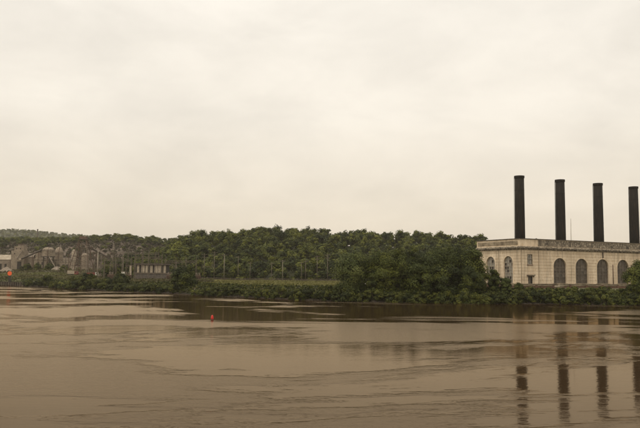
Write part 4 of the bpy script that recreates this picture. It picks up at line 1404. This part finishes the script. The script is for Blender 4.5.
def truck(px, D, label, body, cab, rz, box=False):
    x = WX(px, D); z = float(G(x, D))
    e = empty('truck', (x, D, z + .05), rz, label, 'truck', 'trucks in the gravel works')
    MB().box(-3.4, 3.3, -.5, .5, .75, 1.0).build('chassis', M['steel_dark'], e)
    cabm = MB().add([(1.6, -1.15, .8), (3.5, -1.15, .8), (3.5, -1.15, 1.9), (3.1, -1.15, 2.9), (1.6, -1.15, 2.9),
                     (1.6, 1.15, .8), (3.5, 1.15, .8), (3.5, 1.15, 1.9), (3.1, 1.15, 2.9), (1.6, 1.15, 2.9)],
                    [(0, 1, 2, 3, 4), (9, 8, 7, 6, 5), (0, 5, 6, 1), (1, 6, 7, 2), (2, 7, 8, 3), (3, 8, 9, 4), (4, 9, 5, 0)])
    c = cabm.build('cab', M[cab], e)
    MB().box(2.0, 2.9, -1.19, -1.152, 1.8, 2.6).build('window', M['dark_opening'], c)
    if box:
        MB().box(-3.5, 1.4, -1.2, 1.2, 1.05, 3.3).build('cargo_box', M[body], e)
    else:
        MB().add([(-3.4, -1.2, 1.05), (1.3, -1.2, 1.05), (1.45, -1.25, 2.7), (-3.9, -1.25, 2.5), (-3.4, 1.2, 1.05), (1.3, 1.2, 1.05), (1.45, 1.25, 2.7), (-3.9, 1.25, 2.5)],
                 [(0, 1, 2, 3), (7, 6, 5, 4), (0, 4, 5, 1), (1, 5, 6, 2), (2, 6, 7, 3), (3, 7, 4, 0)]).build('tipper_body', M[body], e)
    for xx in (-2.5, -1.3, 2.5):
        for yy in (-1.18, .86): MB().tube([(xx, yy, .5), (xx, yy + .32, .5)], .5, 14).build('wheel', M['rubber'], e)


truck(93, 455, 'red tipper truck with a white cab below the lattice tower', 'red_paint', 'white_paint', 0.1)
truck(73, 470, 'white box truck with a red cab left of the lattice tower', 'dust_pale', 'red_paint', -0.15, True)
# gravel heaps
for px, D, wpx, hpx, lab in ((6, 560, 16, 5, 'low dusty gravel heap at the left picture edge'), (57, 555, 18, 4, 'dusty gravel heap below the domed silo'), (104, 470, 14, 6, 'brown gravel heap right of the pale pole'), (120, 500, 20, 8, 'large brown gravel heap behind the substation')):
    x = WX(px, D); z = float(G(x, D)); r = wpx / 2 * D / FPX; h = hpx * D / FPX
    gg = np.random.default_rng(int(px)); vs_, fs = [], []
    nr, na = 7, 22
    for i in range(nr + 1):
        for k in range(na):
            a = 2 * math.pi * k / na
            rr = r * i / nr * (1 + .08 * math.sin(3 * a + px) + .03 * gg.normal())
            vs_.append((math.cos(a) * rr, math.sin(a) * rr * .7, h * (1 - (i / nr) ** 1.15) - .3 + .05 * h * gg.normal()))
    for i in range(nr):
        for k in range(na): fs.append((i * na + k, (i + 1) * na + k, (i + 1) * na + (k + 1) % na, i * na + (k + 1) % na))
    o = MB().add(vs_, fs).build('gravel_heap', M['dust_dark' if px < 60 else 'shale'], None, True, (x, D, z))
    tag(o, lab, 'heap', 'gravel heaps')
# shrubs in the works
for px, D, s_, lab in ((26.5, 560, 1.9, 'dark bush at the foot of the gabled shed'), (36.5, 560, 1.8, 'dark bush before the beige crusher building'), (48.5, 555, 1.7, 'dark bush under the raised domed tank'), (64, 540, 1.5, 'dark bush below the low pale weigh house')):
    x = WX(px, D)
    e = empty('yard_bush', (x, D, float(G(x, D))), px, lab, 'bush', 'bushes in the gravel works')
    e.scale = (s_ * 1.3, s_, s_)
    m_ = R_.choice(bush_me)
    link('foliage', m_[0], e); link('stems', m_[1], e)
# distant stack on the ridge
D = 1000.0
x = WX(35.6, D); zt = W(35.6, 229.2, D).z
e = empty('distant_chimney', (x, D, 20), 0, 'lone dark chimney rising from the left ridge', 'chimney')
MB().lathe([(1.1, 0), (.85, zt - 20)], 12).build('shaft', M['steel_dark'], e, True)
MB().lathe([(1.0, zt - 20.8), (1.05, zt - 20), (.7, zt - 19.9)], 12).build('rim', M['steel_dark'], e)

# ------------------------------------------------------------------ daymark, river wall, buoy
x, D, z = spot(9.6, 1.5)
dm = empty('daymark', (x, D, z), 0, 'round orange daymark on a short dark post at the left bank', 'sign')
zc = W(9.6, 273.4, D).z - z
rr = 2.15 * D / FPX
post_h = zc - rr * .3
MB().tube([(0, .25, -.8), (0, .25, zc + rr * .6)], .28, 8).build('post', M['dark_opening'], dm)
disc = MB().tube([(0, -.06, zc), (0, .06, zc)], rr, 24).build('disc', M['orange_paint'], dm)
MB().box(-.55, .55, -.1, .6, -.6, zc - rr * 1.15).build('pedestal', M['dark_opening'], dm)
MB().box(-rr * .8, rr * .8, .061, .16, zc - .1, zc + .1).build('brace', M['dark_opening'], disc)
# dark timber river wall at the far left, in separate piles
rv = empty('river_wall', (0, 0, 0), 0, 'dark timber pile wall at the water edge on the far left bank', 'wall')
px = -22.0
pile = None
while px < 24:
    x, D, z = spot(px, -0.9)
    x2, D2, _ = spot(px + 2.2, -0.9)
    hh = 2.0 + R_.uniform(-.15, .2)
    a = Vector((x, D, 0)); b = Vector((x2, D2, 0))
    n_ = (b - a).normalized(); t_ = Vector((n_.y, -n_.x, 0)) * .25
    MB().add([a - Vector((0, 0, 2)), b - Vector((0, 0, 2)), b - t_ * 2 - Vector((0, 0, 2)), a - t_ * 2 - Vector((0, 0, 2)),
              a + Vector((0, 0, hh)), b + Vector((0, 0, hh)), b - t_ * 2 + Vector((0, 0, hh)), a - t_ * 2 + Vector((0, 0, hh))],
             [(0, 3, 2, 1), (4, 5, 6, 7), (0, 1, 5, 4), (1, 2, 6, 5), (2, 3, 7, 6), (3, 0, 4, 7)]).build('plank_panel', M['revetment'], rv)
    MB().tube([a + t_ * 1.2 + Vector((0, 0, -2)), a + t_ * 1.2 + Vector((0, 0, hh + .35))], .25, 8).build('pile', M['revetment'], rv)
    px += 2.3
# red can buoy out in the river
D = 123.0
p = W(212.3, 319.8, D)
by = empty('channel_buoy', (p.x, p.y, 0), 0.4, 'small red conical buoy floating in mid river', 'buoy')
by.scale = (.68, .68, .85)
by.rotation_euler = (0.05, -0.06, 0.4)
MB().lathe([(.30, -.6), (.42, -.2), (.42, .12), (.36, .2)], 16).build('float', M['buoy_low'], by, True)
MB().lathe([(.36, .2), (.35, .42), (.25, .80), (.14, .98), (.06, 1.0)], 16).build('cone', M['buoy_red'], by, True)
MB().tube([(0, 0, .97), (0, 0, 1.1)], .05, 6).build('lifting_eye', M['buoy_low'], by)

# ------------------------------------------------------------------ haze
hz = MB().box(-3300, 3300, -450, 3250, -5.5, 190)
m, N, L = new_mat('haze')
o_ = N.new('ShaderNodeOutputMaterial')
pv = N.new('ShaderNodeVolumePrincipled')
pv.inputs['Color'].default_value = (0.98, 0.91, 0.78, 1)
pv.inputs['Density'].default_value = 0.00009
pv.inputs['Anisotropy'].default_value = 0.2
L.new(pv.outputs[0], o_.inputs['Volume'])
tag(hz.build('haze', m), 'thin warm haze over the river valley', 'haze', kind='stuff')
